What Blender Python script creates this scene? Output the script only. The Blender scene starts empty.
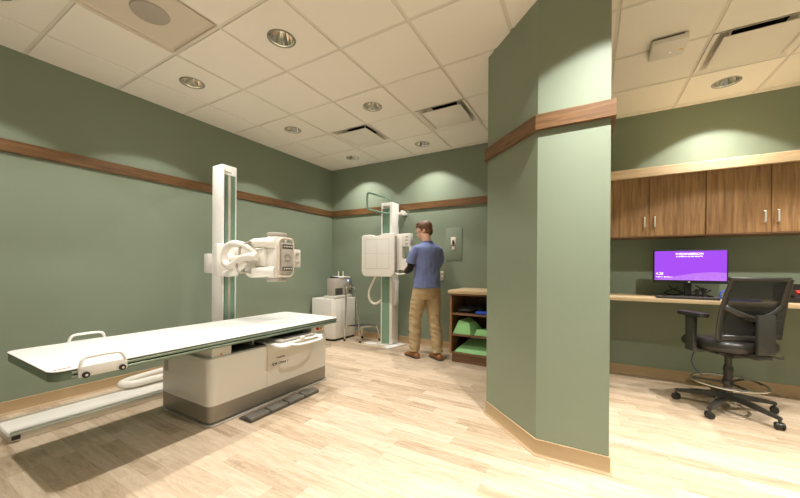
import bpy, bmesh, math, random
from mathutils import Vector, Matrix, noise as mnoise
PI = math.pi
C = bpy.context.scene.collection
S = bpy.context.scene
random.seed(4)

# ------------------------------------------------------------------ camera
CAM_H = 1.1927
f_px, y0 = 328.69, 267.26
yaw, roll = math.radians(29.848), math.radians(0.3717)
fw = Vector((-math.sin(yaw), math.cos(yaw), 0)); rt = Vector((math.cos(yaw), math.sin(yaw), 0)); up = Vector((0, 0, 1))
r2 = rt*math.cos(roll) + up*math.sin(roll); u2 = -rt*math.sin(roll) + up*math.cos(roll)
cd = bpy.data.cameras.new('camera'); cam = bpy.data.objects.new('camera', cd); C.objects.link(cam)
m = Matrix.Identity(4)
for i in range(3):
    m[i][0] = r2[i]; m[i][1] = u2[i]; m[i][2] = -fw[i]
cam.matrix_world = Matrix.Translation((0, 0, CAM_H)) @ m
cd.sensor_fit = 'HORIZONTAL'; cd.sensor_width = 36; cd.lens = f_px/800*36
cd.shift_y = (y0 - 249)/800; cd.clip_start = 0.02
S.camera = cam

# ------------------------------------------------------------------ world, exposure, light settings
w = bpy.data.worlds.new('world'); S.world = w; w.use_nodes = True
w.node_tree.nodes['Background'].inputs[0].default_value = (1.0, 0.95, 0.84, 1)
w.node_tree.nodes['Background'].inputs[1].default_value = 0.27   # added ambient fill, let in where the rear wall is left out
S.view_settings.view_transform = 'Standard'; S.view_settings.look = 'None'
S.view_settings.gamma = 1; S.view_settings.use_curve_mapping = False
S.view_settings.exposure = 0.0
LAMP_COL = (1.0, 0.968, 0.935)
LAMP_W = 115.0                 # lamps over the x-ray equipment
LAMP_W2 = {(0.115, 1.712): 490, (1.092, 4.122): 165, (1.092, 2.925): 260, (1.092, 1.20): 90, (2.31, 2.925): 320, (2.31, 1.20): 230, (1.092, -0.727): 150}   # partition and desk side
LAMP_L = 110.0                 # lamps by the left wall
SPOT_DEG = 107.0
SPOT_BLEND = 0.13

# ------------------------------------------------------------------ room numbers (metres)
LW, BW, ZC = -4.022, 4.536, 2.918          # left wall x, back wall y, ceiling z
RW, FW = 2.62, -1.85                        # right wall x, open rear edge y (wall left out for fill)
PX0, PX1, PY = -0.722, 0.108, 2.258         # partition left face, right face, front face
PAx, PAy, PBx = -0.722, 2.694, -0.286       # chamfer from A to B

# ------------------------------------------------------------------ materials
def mat(name, col, rough=0.5, metal=0.0, bump=0.0, bscale=60, var=0.0, vscale=8, coat=0.0, emit=None, es=0.0, spec=0.5):
    M = bpy.data.materials.new(name); M.use_nodes = True
    nt = M.node_tree; b = nt.nodes['Principled BSDF']
    b.inputs['Base Color'].default_value = (*col, 1); b.inputs['Roughness'].default_value = rough
    b.inputs['Metallic'].default_value = metal; b.inputs['Specular IOR Level'].default_value = spec
    b.inputs['Coat Weight'].default_value = coat
    tc = nt.nodes.new('ShaderNodeTexCoord')
    if var > 0:
        n = nt.nodes.new('ShaderNodeTexNoise'); n.inputs['Scale'].default_value = vscale; n.inputs['Detail'].default_value = 5
        nt.links.new(tc.outputs['Object'], n.inputs['Vector'])
        mx = nt.nodes.new('ShaderNodeMix'); mx.data_type = 'RGBA'
        mx.inputs['A'].default_value = (*[c*(1-var) for c in col], 1); mx.inputs['B'].default_value = (*[min(1, c*(1+var)) for c in col], 1)
        nt.links.new(n.outputs['Fac'], mx.inputs['Factor']); nt.links.new(mx.outputs['Result'], b.inputs['Base Color'])
    if bump > 0:
        n2 = nt.nodes.new('ShaderNodeTexNoise'); n2.inputs['Scale'].default_value = bscale; n2.inputs['Detail'].default_value = 3
        nt.links.new(tc.outputs['Object'], n2.inputs['Vector'])
        bp = nt.nodes.new('ShaderNodeBump'); bp.inputs['Strength'].default_value = bump; bp.inputs['Distance'].default_value = 0.002
        nt.links.new(n2.outputs['Fac'], bp.inputs['Height']); nt.links.new(bp.outputs['Normal'], b.inputs['Normal'])
    if emit:
        b.inputs['Emission Color'].default_value = (*emit, 1); b.inputs['Emission Strength'].default_value = es
    return M

def wood(name, c1, c2, grain=(1, 14, 14), scale=3.0, rough=0.45, rings=0.0):
    M = bpy.data.materials.new(name); M.use_nodes = True
    nt = M.node_tree; b = nt.nodes['Principled BSDF']; b.inputs['Roughness'].default_value = rough
    tc = nt.nodes.new('ShaderNodeTexCoord'); mp = nt.nodes.new('ShaderNodeMapping'); mp.inputs['Scale'].default_value = grain
    nt.links.new(tc.outputs['Object'], mp.inputs['Vector'])
    n = nt.nodes.new('ShaderNodeTexNoise'); n.inputs['Scale'].default_value = scale; n.inputs['Detail'].default_value = 8; n.inputs['Roughness'].default_value = 0.62; n.inputs['Distortion'].default_value = 0.5
    nt.links.new(mp.outputs['Vector'], n.inputs['Vector'])
    cr = nt.nodes.new('ShaderNodeValToRGB'); cr.color_ramp.elements[0].color = (*c1, 1); cr.color_ramp.elements[1].color = (*c2, 1)
    cr.color_ramp.elements[0].position = 0.33; cr.color_ramp.elements[1].position = 0.68
    nt.links.new(n.outputs['Fac'], cr.inputs['Fac'])
    n3 = nt.nodes.new('ShaderNodeTexNoise'); n3.inputs['Scale'].default_value = 2.2; n3.inputs['Detail'].default_value = 2
    nt.links.new(tc.outputs['Object'], n3.inputs['Vector'])
    mr = nt.nodes.new('ShaderNodeMapRange'); mr.inputs['To Min'].default_value = 0.78; mr.inputs['To Max'].default_value = 1.22
    nt.links.new(n3.outputs['Fac'], mr.inputs['Value'])
    vm = nt.nodes.new('ShaderNodeVectorMath'); vm.operation = 'SCALE'
    nt.links.new(cr.outputs['Color'], vm.inputs[0]); nt.links.new(mr.outputs['Result'], vm.inputs['Scale'])
    nt.links.new(vm.outputs['Vector'], b.inputs['Base Color'])
    return M

def floor_mat():
    M = bpy.data.materials.new('vinyl_plank_floor'); M.use_nodes = True
    nt = M.node_tree; b = nt.nodes['Principled BSDF']; b.inputs['Roughness'].default_value = 0.42; b.inputs['Specular IOR Level'].default_value = 0.35
    L = nt.links.new
    tc = nt.nodes.new('ShaderNodeTexCoord')
    sep = nt.nodes.new('ShaderNodeSeparateXYZ'); L(tc.outputs['Object'], sep.inputs[0])
    def math_(op, a, bb=None):
        n = nt.nodes.new('ShaderNodeMath'); n.operation = op
        for i, v in enumerate((a, bb)):
            if v is None: continue
            if isinstance(v, (int, float)): n.inputs[i].default_value = v
            else: L(v, n.inputs[i])
        return n.outputs[0]
    W_, L_ = 0.100, 0.62
    row = math_('FLOOR', math_('DIVIDE', sep.outputs['Y'], W_))
    wr = nt.nodes.new('ShaderNodeTexWhiteNoise'); wr.noise_dimensions = '1D'; L(row, wr.inputs['W'])
    xs = math_('ADD', math_('DIVIDE', sep.outputs['X'], L_), wr.outputs['Value'])
    colm = math_('FLOOR', xs)
    cmb = nt.nodes.new('ShaderNodeCombineXYZ'); L(row, cmb.inputs[0]); L(colm, cmb.inputs[1])
    wn = nt.nodes.new('ShaderNodeTexWhiteNoise'); wn.noise_dimensions = '2D'; L(cmb.outputs[0], wn.inputs['Vector'])
    # plank coordinates, shifted per plank
    off = nt.nodes.new('ShaderNodeVectorMath'); off.operation = 'SCALE'; L(wn.outputs['Color'], off.inputs[0]); off.inputs['Scale'].default_value = 40
    add = nt.nodes.new('ShaderNodeVectorMath'); add.operation = 'ADD'; L(tc.outputs['Object'], add.inputs[0]); L(off.outputs[0], add.inputs[1])
    mp = nt.nodes.new('ShaderNodeMapping'); mp.inputs['Scale'].default_value = (2.0, 16, 1); L(add.outputs[0], mp.inputs['Vector'])
    n = nt.nodes.new('ShaderNodeTexNoise'); n.inputs['Scale'].default_value = 2.2; n.inputs['Detail'].default_value = 7; n.inputs['Distortion'].default_value = 0.6; L(mp.outputs[0], n.inputs['Vector'])
    mp2 = nt.nodes.new('ShaderNodeMapping'); mp2.inputs['Scale'].default_value = (1.0, 5.5, 1); L(add.outputs[0], mp2.inputs['Vector'])
    n2 = nt.nodes.new('ShaderNodeTexNoise'); n2.inputs['Scale'].default_value = 1.6; n2.inputs['Detail'].default_value = 1; L(mp2.outputs[0], n2.inputs['Vector'])
    rings = math_('ABSOLUTE', math_('SINE', math_('MULTIPLY', n2.outputs['Fac'], 75)))
    rings = math_('POWER', rings, 0.5)
    v = math_('ADD', math_('MULTIPLY', n.outputs['Fac'], 0.75), math_('ADD', math_('MULTIPLY', wn.outputs['Value'], 0.34), 0.05))
    v = math_('ADD', v, math_('MULTIPLY', rings, 0.13))
    cr = nt.nodes.new('ShaderNodeValToRGB'); e = cr.color_ramp.elements
    e[0].position = 0.30; e[0].color = (0.30, 0.212, 0.132, 1); e[1].position = 0.92; e[1].color = (0.65, 0.525, 0.385, 1)
    k = cr.color_ramp.elements.new(0.58); k.color = (0.49, 0.372, 0.25, 1)
    L(v, cr.inputs['Fac'])
    # thin seams
    fy = math_('FRACT', math_('DIVIDE', sep.outputs['Y'], W_)); sy = math_('LESS_THAN', fy, 0.012)
    fx = math_('FRACT', xs); sx = math_('LESS_THAN', fx, 0.0026)
    sm = math_('MAXIMUM', sy, sx)
    mx = nt.nodes.new('ShaderNodeMix'); mx.data_type = 'RGBA'; L(math_('MULTIPLY', sm, 0.45), mx.inputs['Factor']); L(cr.outputs['Color'], mx.inputs['A']); mx.inputs['B'].default_value = (0.25, 0.16, 0.09, 1)
    L(mx.outputs['Result'], b.inputs['Base Color'])
    bp = nt.nodes.new('ShaderNodeBump'); bp.inputs['Strength'].default_value = 0.08; bp.inputs['Distance'].default_value = 0.001; L(v, bp.inputs['Height']); L(bp.outputs['Normal'], b.inputs['Normal'])
    return M

def tile_mat():
    M = mat('ceiling_tile', (0.90, 0.845, 0.745), 0.92, bump=0.25, bscale=220, var=0.03, vscale=120)
    return M

M_GREEN = mat('sage_wall_paint', (0.235, 0.280, 0.200), 0.50, bump=0.06, bscale=300, var=0.02, vscale=3, spec=0.35)
M_FLOOR = floor_mat()
M_TILE = tile_mat()
M_TEE = mat('ceiling_tee_metal', (0.76, 0.71, 0.61), 0.6)
M_RAIL = wood('cherry_rail_wood', (0.090, 0.042, 0.014), (0.205, 0.104, 0.038), (1.2, 1.2, 16), 3.0, 0.4)
M_CROWN = wood('pale_crown_wood', (0.52, 0.36, 0.20), (0.66, 0.48, 0.28), (1, 10, 14), 3, 0.4)  # crown drawn much paler than the wall rails
M_BASE = mat('tan_vinyl_baseboard', (0.44, 0.31, 0.165), 0.5, var=0.04, vscale=6)
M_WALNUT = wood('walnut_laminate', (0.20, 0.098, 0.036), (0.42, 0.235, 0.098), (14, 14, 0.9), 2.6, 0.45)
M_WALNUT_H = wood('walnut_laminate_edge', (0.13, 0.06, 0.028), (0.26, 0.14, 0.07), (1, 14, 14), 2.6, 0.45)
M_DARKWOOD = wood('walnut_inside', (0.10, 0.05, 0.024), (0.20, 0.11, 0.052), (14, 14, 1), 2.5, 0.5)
M_COUNTER = wood('maple_counter', (0.50, 0.36, 0.20), (0.66, 0.50, 0.30), (1.2, 12, 12), 3, 0.42)
M_WHITE = mat('white_enamel', (0.83, 0.80, 0.73), 0.32, bump=0.01, bscale=500, coat=0.2)
M_WHITE2 = mat('white_plastic', (0.76, 0.72, 0.645), 0.45, bump=0.02, bscale=300)
M_TOP = mat('white_laminate_top', (0.86, 0.84, 0.79), 0.3, var=0.01)
M_TEAL = mat('green_anodised', (0.22, 0.36, 0.26), 0.30, metal=0.2, var=0.05)
M_EDGE = mat('green_table_edge', (0.125, 0.185, 0.125), 0.35, metal=0.2, var=0.05)
M_TEAL2 = mat('green_metal_edge', (0.26, 0.33, 0.25), 0.35, metal=0.4, var=0.05)
M_GREY = mat('warm_grey_metal', (0.34, 0.305, 0.25), 0.42, metal=0.35, var=0.05)
M_LGREY = mat('light_grey_panel', (0.46, 0.42, 0.36), 0.5, var=0.03)
M_DGREY = mat('dark_grey_plastic', (0.07, 0.065, 0.058), 0.45, bump=0.05)
M_BLACK = mat('black_plastic', (0.017, 0.015, 0.013), 0.42, bump=0.04, bscale=200)
M_RUBBER = mat('black_rubber', (0.02, 0.018, 0.016), 0.7)
M_DARK = mat('dark_recess', (0.012, 0.011, 0.010), 0.9)
M_STEEL = mat('chrome_steel', (0.72, 0.70, 0.66), 0.16, metal=1.0)
M_ALU = mat('brushed_aluminium', (0.74, 0.70, 0.63), 0.28, metal=0.75, var=0.03)
M_NICKEL = mat('satin_nickel', (0.86, 0.82, 0.74), 0.42, metal=0.7)
M_REFL = mat('spun_reflector', (0.80, 0.76, 0.70), 0.10, metal=1.0)
M_BULB = mat('lamp_glass', (0.9, 0.85, 0.75), 0.3, emit=(1.0, 0.82, 0.58), es=60.0)
M_HOSE = mat('cream_hose', (0.82, 0.77, 0.68), 0.4)
M_BRAID = mat('braided_cable_grey', (0.40, 0.33, 0.27), 0.6, bump=0.5, bscale=400)
M_RED = mat('red_button', (0.55, 0.03, 0.02), 0.4)
M_ORANGE = mat('amber_mark', (0.75, 0.33, 0.02), 0.5)
M_YEL = mat('yellow_mark', (0.80, 0.55, 0.01), 0.5)
M_INK = mat('printed_ink', (0.03, 0.03, 0.03), 0.6)
M_WINK = mat('screen_white', (0.9, 0.9, 0.9), 0.5, emit=(0.95, 0.85, 1.0), es=0.9)
M_FOAM = mat('green_coated_foam', (0.30, 0.62, 0.25), 0.6, bump=0.1, bscale=100, var=0.04)
M_SAND = mat('black_vinyl_sandbag', (0.028, 0.03, 0.028), 0.35, bump=0.3, bscale=30)
M_BLUE = mat('blue_plastic', (0.02, 0.08, 0.55), 0.4)
M_BLUECAB = mat('blue_cable', (0.03, 0.05, 0.12), 0.5)
M_LED = mat('blue_led', (0.1, 0.2, 0.9), 0.4, emit=(0.25, 0.45, 1.0), es=3.0)
M_SKIN = mat('skin', (0.62, 0.36, 0.24), 0.5, bump=0.05, var=0.05)
M_SCRUB = mat('blue_scrub_cloth', (0.150, 0.185, 0.36), 0.85, bump=0.5, bscale=25, var=0.10, vscale=14)
M_KHAKI = mat('khaki_cotton', (0.44, 0.325, 0.175), 0.85, bump=0.5, bscale=30, var=0.10, vscale=12)
M_HAIR = mat('brown_hair', (0.13, 0.060, 0.026), 0.6, bump=0.8, bscale=60, var=0.3, vscale=40)
M_LEATHER = mat('tan_leather', (0.30, 0.125, 0.040), 0.4, bump=0.1, var=0.15, vscale=20)
M_CHLEATH = mat('black_chair_leather', (0.028, 0.025, 0.021), 0.33, bump=0.12, bscale=120)
M_SLEEVE = mat('black_sleeve_cloth', (0.010, 0.010, 0.011), 0.9)
M_FRAME = mat('charcoal_frame', (0.034, 0.031, 0.026), 0.30, bump=0.03)
M_STEPRUB = mat('ribbed_rubber_tread', (0.035, 0.035, 0.033), 0.7, bump=0.4, bscale=150)
M_PALE = mat('pale_label', (0.80, 0.72, 0.62), 0.5)
M_DIFF = mat('diffuser_steel', (0.84, 0.785, 0.69), 0.55, var=0.02)
M_FRONTPANEL = mat('taupe_plate', (0.72, 0.635, 0.52), 0.6, var=0.02)
M_DISC = mat('taupe_disc', (0.46, 0.41, 0.34), 0.6)

def screen_mat():
    M = bpy.data.materials.new('monitor_screen_picture'); M.use_nodes = True
    nt = M.node_tree; b = nt.nodes['Principled BSDF']; b.inputs['Roughness'].default_value = 0.3
    L = nt.links.new
    tc = nt.nodes.new('ShaderNodeTexCoord'); sp = nt.nodes.new('ShaderNodeSeparateXYZ'); L(tc.outputs['Generated'], sp.inputs[0])
    def mt(op, a, b_=None):
        n = nt.nodes.new('ShaderNodeMath'); n.operation = op
        for i, v in enumerate((a, b_)):
            if v is None: continue
            if isinstance(v, (int, float)): n.inputs[i].default_value = v
            else: L(v, n.inputs[i])
        return n.outputs[0]
    # a pale hill rising to the right across the bottom quarter
    hill = mt('ADD', 0.13, mt('MULTIPLY', mt('SINE', mt('MULTIPLY', mt('SUBTRACT', sp.outputs['X'], 0.30), 3.0)), 0.15))
    k = mt('LESS_THAN', sp.outputs['Z'], hill)
    n = nt.nodes.new('ShaderNodeTexNoise'); n.inputs['Scale'].default_value = 14; n.inputs['Detail'].default_value = 6; L(tc.outputs['Generated'], n.inputs['Vector'])
    mx = nt.nodes.new('ShaderNodeMix'); mx.data_type = 'RGBA'
    mx.inputs['A'].default_value = (0.38, 0.065, 0.90, 1); mx.inputs['B'].default_value = (0.62, 0.25, 0.93, 1)
    L(mt('MULTIPLY', k, mt('ADD', n.outputs['Fac'], 0.2)), mx.inputs['Factor'])
    L(mx.outputs['Result'], b.inputs['Emission Color']); b.inputs['Emission Strength'].default_value = 1.0
    b.inputs['Base Color'].default_value = (0.02, 0.01, 0.03, 1)
    return M
M_SCREEN = screen_mat()

def mesh_mat():
    M = bpy.data.materials.new('black_net_fabric'); M.use_nodes = True
    nt = M.node_tree; b = nt.nodes['Principled BSDF']; out = nt.nodes['Material Output']
    b.inputs['Base Color'].default_value = (0.010, 0.010, 0.009, 1); b.inputs['Roughness'].default_value = 0.8
    tr = nt.nodes.new('ShaderNodeBsdfTransparent'); mix = nt.nodes.new('ShaderNodeMixShader'); mix.inputs[0].default_value = 0.72
    nt.links.new(tr.outputs[0], mix.inputs[1]); nt.links.new(b.outputs[0], mix.inputs[2]); nt.links.new(mix.outputs[0], out.inputs['Surface'])
    return M
M_NET = mesh_mat()

# ------------------------------------------------------------------ mesh helpers
class MB:
    def __init__(s): s.bm = bmesh.new()
    def _merge(s, t):
        me = bpy.data.meshes.new('t'); t.to_mesh(me); t.free(); s.bm.from_mesh(me); bpy.data.meshes.remove(me); return s
    def box(s, x0, x1, y0_, y1, z0, z1, bev=0.0, seg=2, rot=None, about=None):
        t = bmesh.new(); bmesh.ops.create_cube(t, size=1)
        for v in t.verts:
            v.co = Vector(((x0+x1)/2 + v.co.x*(x1-x0), (y0_+y1)/2 + v.co.y*(y1-y0_), (z0+z1)/2 + v.co.z*(z1-z0)))
        if bev > 0: bmesh.ops.bevel(t, geom=t.edges[:], offset=bev, segments=seg, affect='EDGES', profile=0.5, clamp_overlap=True)
        if rot is not None:
            c = Vector(about) if about else Vector(((x0+x1)/2, (y0_+y1)/2, (z0+z1)/2))
            bmesh.ops.transform(t, verts=t.verts, matrix=Matrix.Translation(c) @ rot.to_4x4() @ Matrix.Translation(-c))
        return s._merge(t)
    def cyl(s, p, q, r, r2_=None, n=24, bev=0.0):
        p = Vector(p); q = Vector(q); d = q-p; r2_ = r if r2_ is None else r2_
        t = bmesh.new(); bmesh.ops.create_cone(t, cap_ends=True, segments=n, radius1=r, radius2=r2_, depth=d.length)
        if bev > 0:
            ed = [e for e in t.edges if abs(e.verts[0].co.z - e.verts[1].co.z) < 1e-6]
            bmesh.ops.bevel(t, geom=ed, offset=bev, segments=2, affect='EDGES', profile=0.5)
        M_ = Matrix.Translation((p+q)/2) @ d.to_track_quat('Z', 'Y').to_matrix().to_4x4()
        bmesh.ops.transform(t, verts=t.verts, matrix=M_); return s._merge(t)
    def sph(s, c, r, sc=(1, 1, 1), n=16, rot=None):
        t = bmesh.new(); bmesh.ops.create_uvsphere(t, u_segments=n, v_segments=max(6, n*2//3), radius=r)
        R_ = rot.to_4x4() if rot is not None else Matrix.Identity(4)
        bmesh.ops.transform(t, verts=t.verts, matrix=Matrix.Translation(c) @ R_ @ Matrix.Diagonal((*sc, 1))); return s._merge(t)
    def loft(s, rings, cap=True, closed=False):
        t = bmesh.new(); vs = [[t.verts.new(p) for p in r] for r in rings]; n = len(vs[0])
        m_ = len(vs)
        for i in range(m_ if closed else m_-1):
            a, b = vs[i], vs[(i+1) % m_]
            for j in range(n): t.faces.new((a[j], a[(j+1) % n], b[(j+1) % n], b[j]))
        if cap and not closed: t.faces.new(list(reversed(vs[0]))); t.faces.new(vs[-1])
        bmesh.ops.recalc_face_normals(t, faces=t.faces); return s._merge(t)
    def tube(s, pts, r, n=12, closed=False, smooth=4, flat=1.0):
        P = [Vector(p) for p in pts]; rs = r if isinstance(r, (list, tuple)) else [r]*len(P)
        if smooth and len(P) > 2:
            Q = []; RR = []; L = len(P)
            rng = range(L if closed else L-1)
            for i in rng:
                if closed: a, b, c, d = P[(i-1) % L], P[i], P[(i+1) % L], P[(i+2) % L]
                else: a, b, c, d = P[max(i-1, 0)], P[i], P[i+1], P[min(i+2, L-1)]
                for k in range(smooth):
                    t_ = k/smooth
                    Q.append(0.5*((2*b) + (c-a)*t_ + (2*a-5*b+4*c-d)*t_*t_ + (3*b-a-3*c+d)*t_**3)); RR.append(rs[i]*(1-t_)+rs[(i+1) % L]*t_)
            if not closed: Q.append(P[-1]); RR.append(rs[-1])
            P, rs = Q, RR
        L = len(P); rings = []; prev = None
        for i in range(L):
            if closed: d = P[(i+1) % L]-P[(i-1) % L]
            else: d = P[min(i+1, L-1)]-P[max(i-1, 0)]
            d.normalize()
            if prev is None:
                a = Vector((0, 0, 1)) if abs(d.z) < 0.9 else Vector((1, 0, 0)); nx = a.cross(d).normalized()
            else: nx = (prev - d*prev.dot(d)).normalized()
            prev = nx; ny = d.cross(nx)
            rings.append([P[i] + (nx*math.cos(2*PI*j/n) + ny*math.sin(2*PI*j/n)*flat)*rs[i] for j in range(n)])
        return s.loft(rings, closed=closed)
    def lathe(s, prof, c=(0, 0, 0), n=32, axis='Z'):
        rings = []
        for r, z in prof:
            rr = []
            for j in range(n):
                a = 2*PI*j/n; x, y = r*math.cos(a), r*math.sin(a)
                p = {'Z': (x, y, z), 'X': (z, x, y), 'Y': (y, z, x)}[axis]
                rr.append(Vector(c)+Vector(p))
            rings.append(rr)
        return s.loft(rings, cap=False)
    def prism(s, poly, axis, a, b, bev=0.0):
        def P(u, v, w_): return {'X': (w_, u, v), 'Y': (u, w_, v), 'Z': (u, v, w_)}[axis]
        t = bmesh.new(); A = [t.verts.new(P(u, v, a)) for u, v in poly]; B = [t.verts.new(P(u, v, b)) for u, v in poly]
        n = len(poly)
        t.faces.new(A); t.faces.new(list(reversed(B)))
        for j in range(n): t.faces.new((A[j], B[j], B[(j+1) % n], A[(j+1) % n]))
        bmesh.ops.recalc_face_normals(t, faces=t.faces)
        if bev > 0:
            ed = [e for e in t.edges if (e.verts[0] in A) == (e.verts[1] in A)]
            bmesh.ops.bevel(t, geom=ed, offset=bev, segments=2, affect='EDGES', profile=0.5, clamp_overlap=True)
        return s._merge(t)
    def xf(s, M_): bmesh.ops.transform(s.bm, verts=s.bm.verts, matrix=M_); return s
    def build(s, name, m_, parent=None, local=False, smooth=35, label=None):
        if parent is not None and not local:
            root = parent
            while root.parent: root = root.parent
            loc = root.location; bmesh.ops.translate(s.bm, verts=s.bm.verts, vec=-loc)
        me = bpy.data.meshes.new(name); s.bm.to_mesh(me); s.bm.free(); me.materials.append(m_)
        me.polygons.foreach_set('use_smooth', [True]*len(me.polygons)); me.set_sharp_from_angle(angle=math.radians(smooth))
        o = bpy.data.objects.new(name, me); C.objects.link(o)
        if parent is not None: o.parent = parent
        if label: o['label'] = label
        return o

def rrect(x0, x1, y0_, y1, r, n=6, corners=(1, 1, 1, 1)):
    """rounded rectangle outline; corners = (x1y1, x0y1, x0y0, x1y0) switches"""
    out = []
    for k, (cx, cy, a0) in enumerate(((x1-r, y1-r, 0), (x0+r, y1-r, 90), (x0+r, y0_+r, 180), (x1-r, y0_+r, 270))):
        if corners[k]:
            for i in range(n+1):
                a = math.radians(a0+90*i/n); out.append((cx+r*math.cos(a), cy+r*math.sin(a)))
        else: out.append(((x1, y1), (x0, y1), (x0, y0_), (x1, y0_))[k])
    return out

def thing(name, label, cat, loc=(0, 0, 0), rotz=0.0, group=None):
    o = bpy.data.objects.new(name, None); C.objects.link(o); o.empty_display_size = 0.1
    o.location = loc; o.rotation_euler = (0, 0, rotz); o['label'] = label; o['category'] = cat
    if group: o['group'] = group
    return o
def tag(o, label, cat, group=None):
    o['label'] = label; o['category'] = cat
    if group: o['group'] = group
    return o
def struct(o):
    o['kind'] = 'structure'; return o
def dup(root, loc, label, rotz=None):
    r = root.copy(); C.objects.link(r); r.location = loc; r['label'] = label
    if rotz is not None: r.rotation_euler = (0, 0, rotz)
    def rec(a, b):
        for ch in [o for o in bpy.data.objects if o.parent == a]:
            c = ch.copy(); C.objects.link(c); c.parent = b; rec(ch, c)
    rec(root, r)
    return r
def text(body, size, m_, parent, loc, rot, name='lettering', ext=0.0003, shear=0.0, align='LEFT', sx=1.0, bold=0.0):
    cu = bpy.data.curves.new(name, 'FONT'); cu.body = body; cu.size = size; cu.extrude = ext; cu.shear = shear; cu.align_x = align; cu.offset = bold
    t = bpy.data.objects.new('t', cu); C.objects.link(t)
    bpy.context.view_layer.update(); dg = bpy.context.evaluated_depsgraph_get()
    me = bpy.data.meshes.new_from_object(t.evaluated_get(dg)); bpy.data.objects.remove(t)
    root = parent
    while root.parent: root = root.parent
    me.transform(Matrix.Translation(Vector(loc)-root.location) @ rot.to_4x4() @ Matrix.Diagonal((sx, 1, 1, 1)))
    me.materials.clear(); me.materials.append(m_)
    o = bpy.data.objects.new(name, me); C.objects.link(o); o.parent = parent
    return o
def baked(o, *mods):
    for kind, kw in mods:
        md = o.modifiers.new('m', kind)
        for k, v in kw.items(): setattr(md, k, v)
    bpy.context.view_layer.update(); dg = bpy.context.evaluated_depsgraph_get()
    me = bpy.data.meshes.new_from_object(o.evaluated_get(dg)); o.modifiers.clear(); o.data = me
    me.polygons.foreach_set('use_smooth', [True]*len(me.polygons))
    return o

# ------------------------------------------------------------------ room shell
struct(MB().box(LW-0.15, RW+0.15, FW-0.15, BW+0.15, -0.12, 0).build('floor', M_FLOOR))
struct(MB().box(LW-0.15, LW, FW-0.15, BW+0.15, 0, 3.15).build('wall_left', M_GREEN))
struct(MB().box(LW, RW, BW, BW+0.15, 0, 3.15).build('wall_back', M_GREEN))
struct(MB().box(RW, RW+0.15, FW-0.15, BW+0.15, 0, 3.15).build('wall_right', M_GREEN))
struct(MB().prism([(PX0, BW), (PX0, PAy), (PBx, PY), (PX1, PY), (PX1, BW)], 'Z', 0, 3.1).build('wall_partition', M_GREEN))

# ceiling grid
GX = [LW] + [-3.543+0.6096*k for k in range(6)] + [0.165+0.612*k for k in range(4)] + [RW]
GY = [FW] + [0.7964+0.6096*k for k in range(-4, 7)] + [BW]
LIGHTS = [(-3.250, 1.707), (-3.250, 2.922), (-3.250, 4.135), (-2.027, 1.707), (-2.027, 2.915), (-2.027, 4.135), (1.092, 4.122),
          (-3.250, 0.492), (-2.027, 0.492), (0.115, 1.712), (1.092, 2.925), (1.092, 1.20), (2.31, 2.925), (2.31, 1.20), (1.092, -0.727)]  # near and rear lamps on the right side are unseen, added for fill
DIFF = [(-2.933, 3.235), (-1.714, 3.235), (0.783, 3.235)]
PANEL = (-2.933, 0.796)
RO = 0.100   # downlight opening radius
cb = MB(); g = 0.013
def tile(x0, x1, y0_, y1, hole=None):
    zb, zt = ZC, ZC+0.018
    if hole is None: cb.box(x0+g, x1-g, y0_+g, y1-g, zb, zt, bev=0.003, seg=1); return
    hx, hy = hole; t = bmesh.new(); n = 48
    x0 += g; x1 -= g; y0_ += g; y1 -= g
    def edge(a):
        dx, dy = math.cos(a), math.sin(a); ts = []
        if dx > 1e-9: ts.append((x1-hx)/dx)
        if dx < -1e-9: ts.append((x0-hx)/dx)
        if dy > 1e-9: ts.append((y1-hy)/dy)
        if dy < -1e-9: ts.append((y0_-hy)/dy)
        k = min(ts); return hx+dx*k, hy+dy*k
    angs = sorted(set([2*PI*j/n for j in range(n)] + [math.atan2(cy-hy, cx-hx) % (2*PI) for cx in (x0, x1) for cy in (y0_, y1)]))
    I = [t.verts.new((hx+(RO-0.004)*math.cos(a), hy+(RO-0.004)*math.sin(a), zb)) for a in angs]
    O = [t.verts.new((*edge(a), zb)) for a in angs]
    T = [t.verts.new((v.co.x, v.co.y, zt)) for v in O]
    N = len(angs)
    for j in range(N):
        k = (j+1) % N; t.faces.new((I[j], I[k], O[k], O[j])); t.faces.new((O[j], O[k], T[k], T[j]))
    cb._merge(t)
for i in range(len(GX)-1):
    for j in range(len(GY)-1):
        x0, x1, ya, yb = GX[i], GX[i+1], GY[j], GY[j+1]
        cx, cy = (x0+x1)/2, (ya+yb)/2
        if any(abs(x0-a) < 0.03 and abs(ya-b) < 0.03 for a, b in DIFF+[PANEL]): continue
        if ya < 1.712 < yb and i == 6: x1 = GX[i+2]      # one long tile carries the lamp in front of the partition
        if ya < 1.712 < yb and i == 7: continue
        h = [l for l in LIGHTS if x0 < l[0] < x1 and ya < l[1] < yb]
        tile(x0, x1, ya, yb, h[0] if h else None)
struct(cb.build('ceiling', M_TILE))
tb = MB()
for k, x in enumerate(GX[1:-1]):
    for a_, b_ in (((FW, 1.406), (2.016, BW)) if k == 6 else ((FW, BW),)): tb.box(x-0.0135, x+0.0135, a_, b_, ZC+0.008, ZC+0.03)
for y in GY[1:-1]: tb.box(LW, RW, y-0.0135, y+0.0135, ZC+0.0084, ZC+0.0295)
tb.box(LW, LW+0.02, FW, BW, ZC+0.004, ZC+0.03).box(LW, RW, BW-0.02, BW, ZC+0.004, ZC+0.03)
struct(tb.build('trim_1', M_TEE))
# slab above the ceiling
struct(MB().box(LW-0.15, RW+0.15, FW-0.15, BW+0.15, 3.15, 3.3).build('trim_2', M_DARK))

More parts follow.
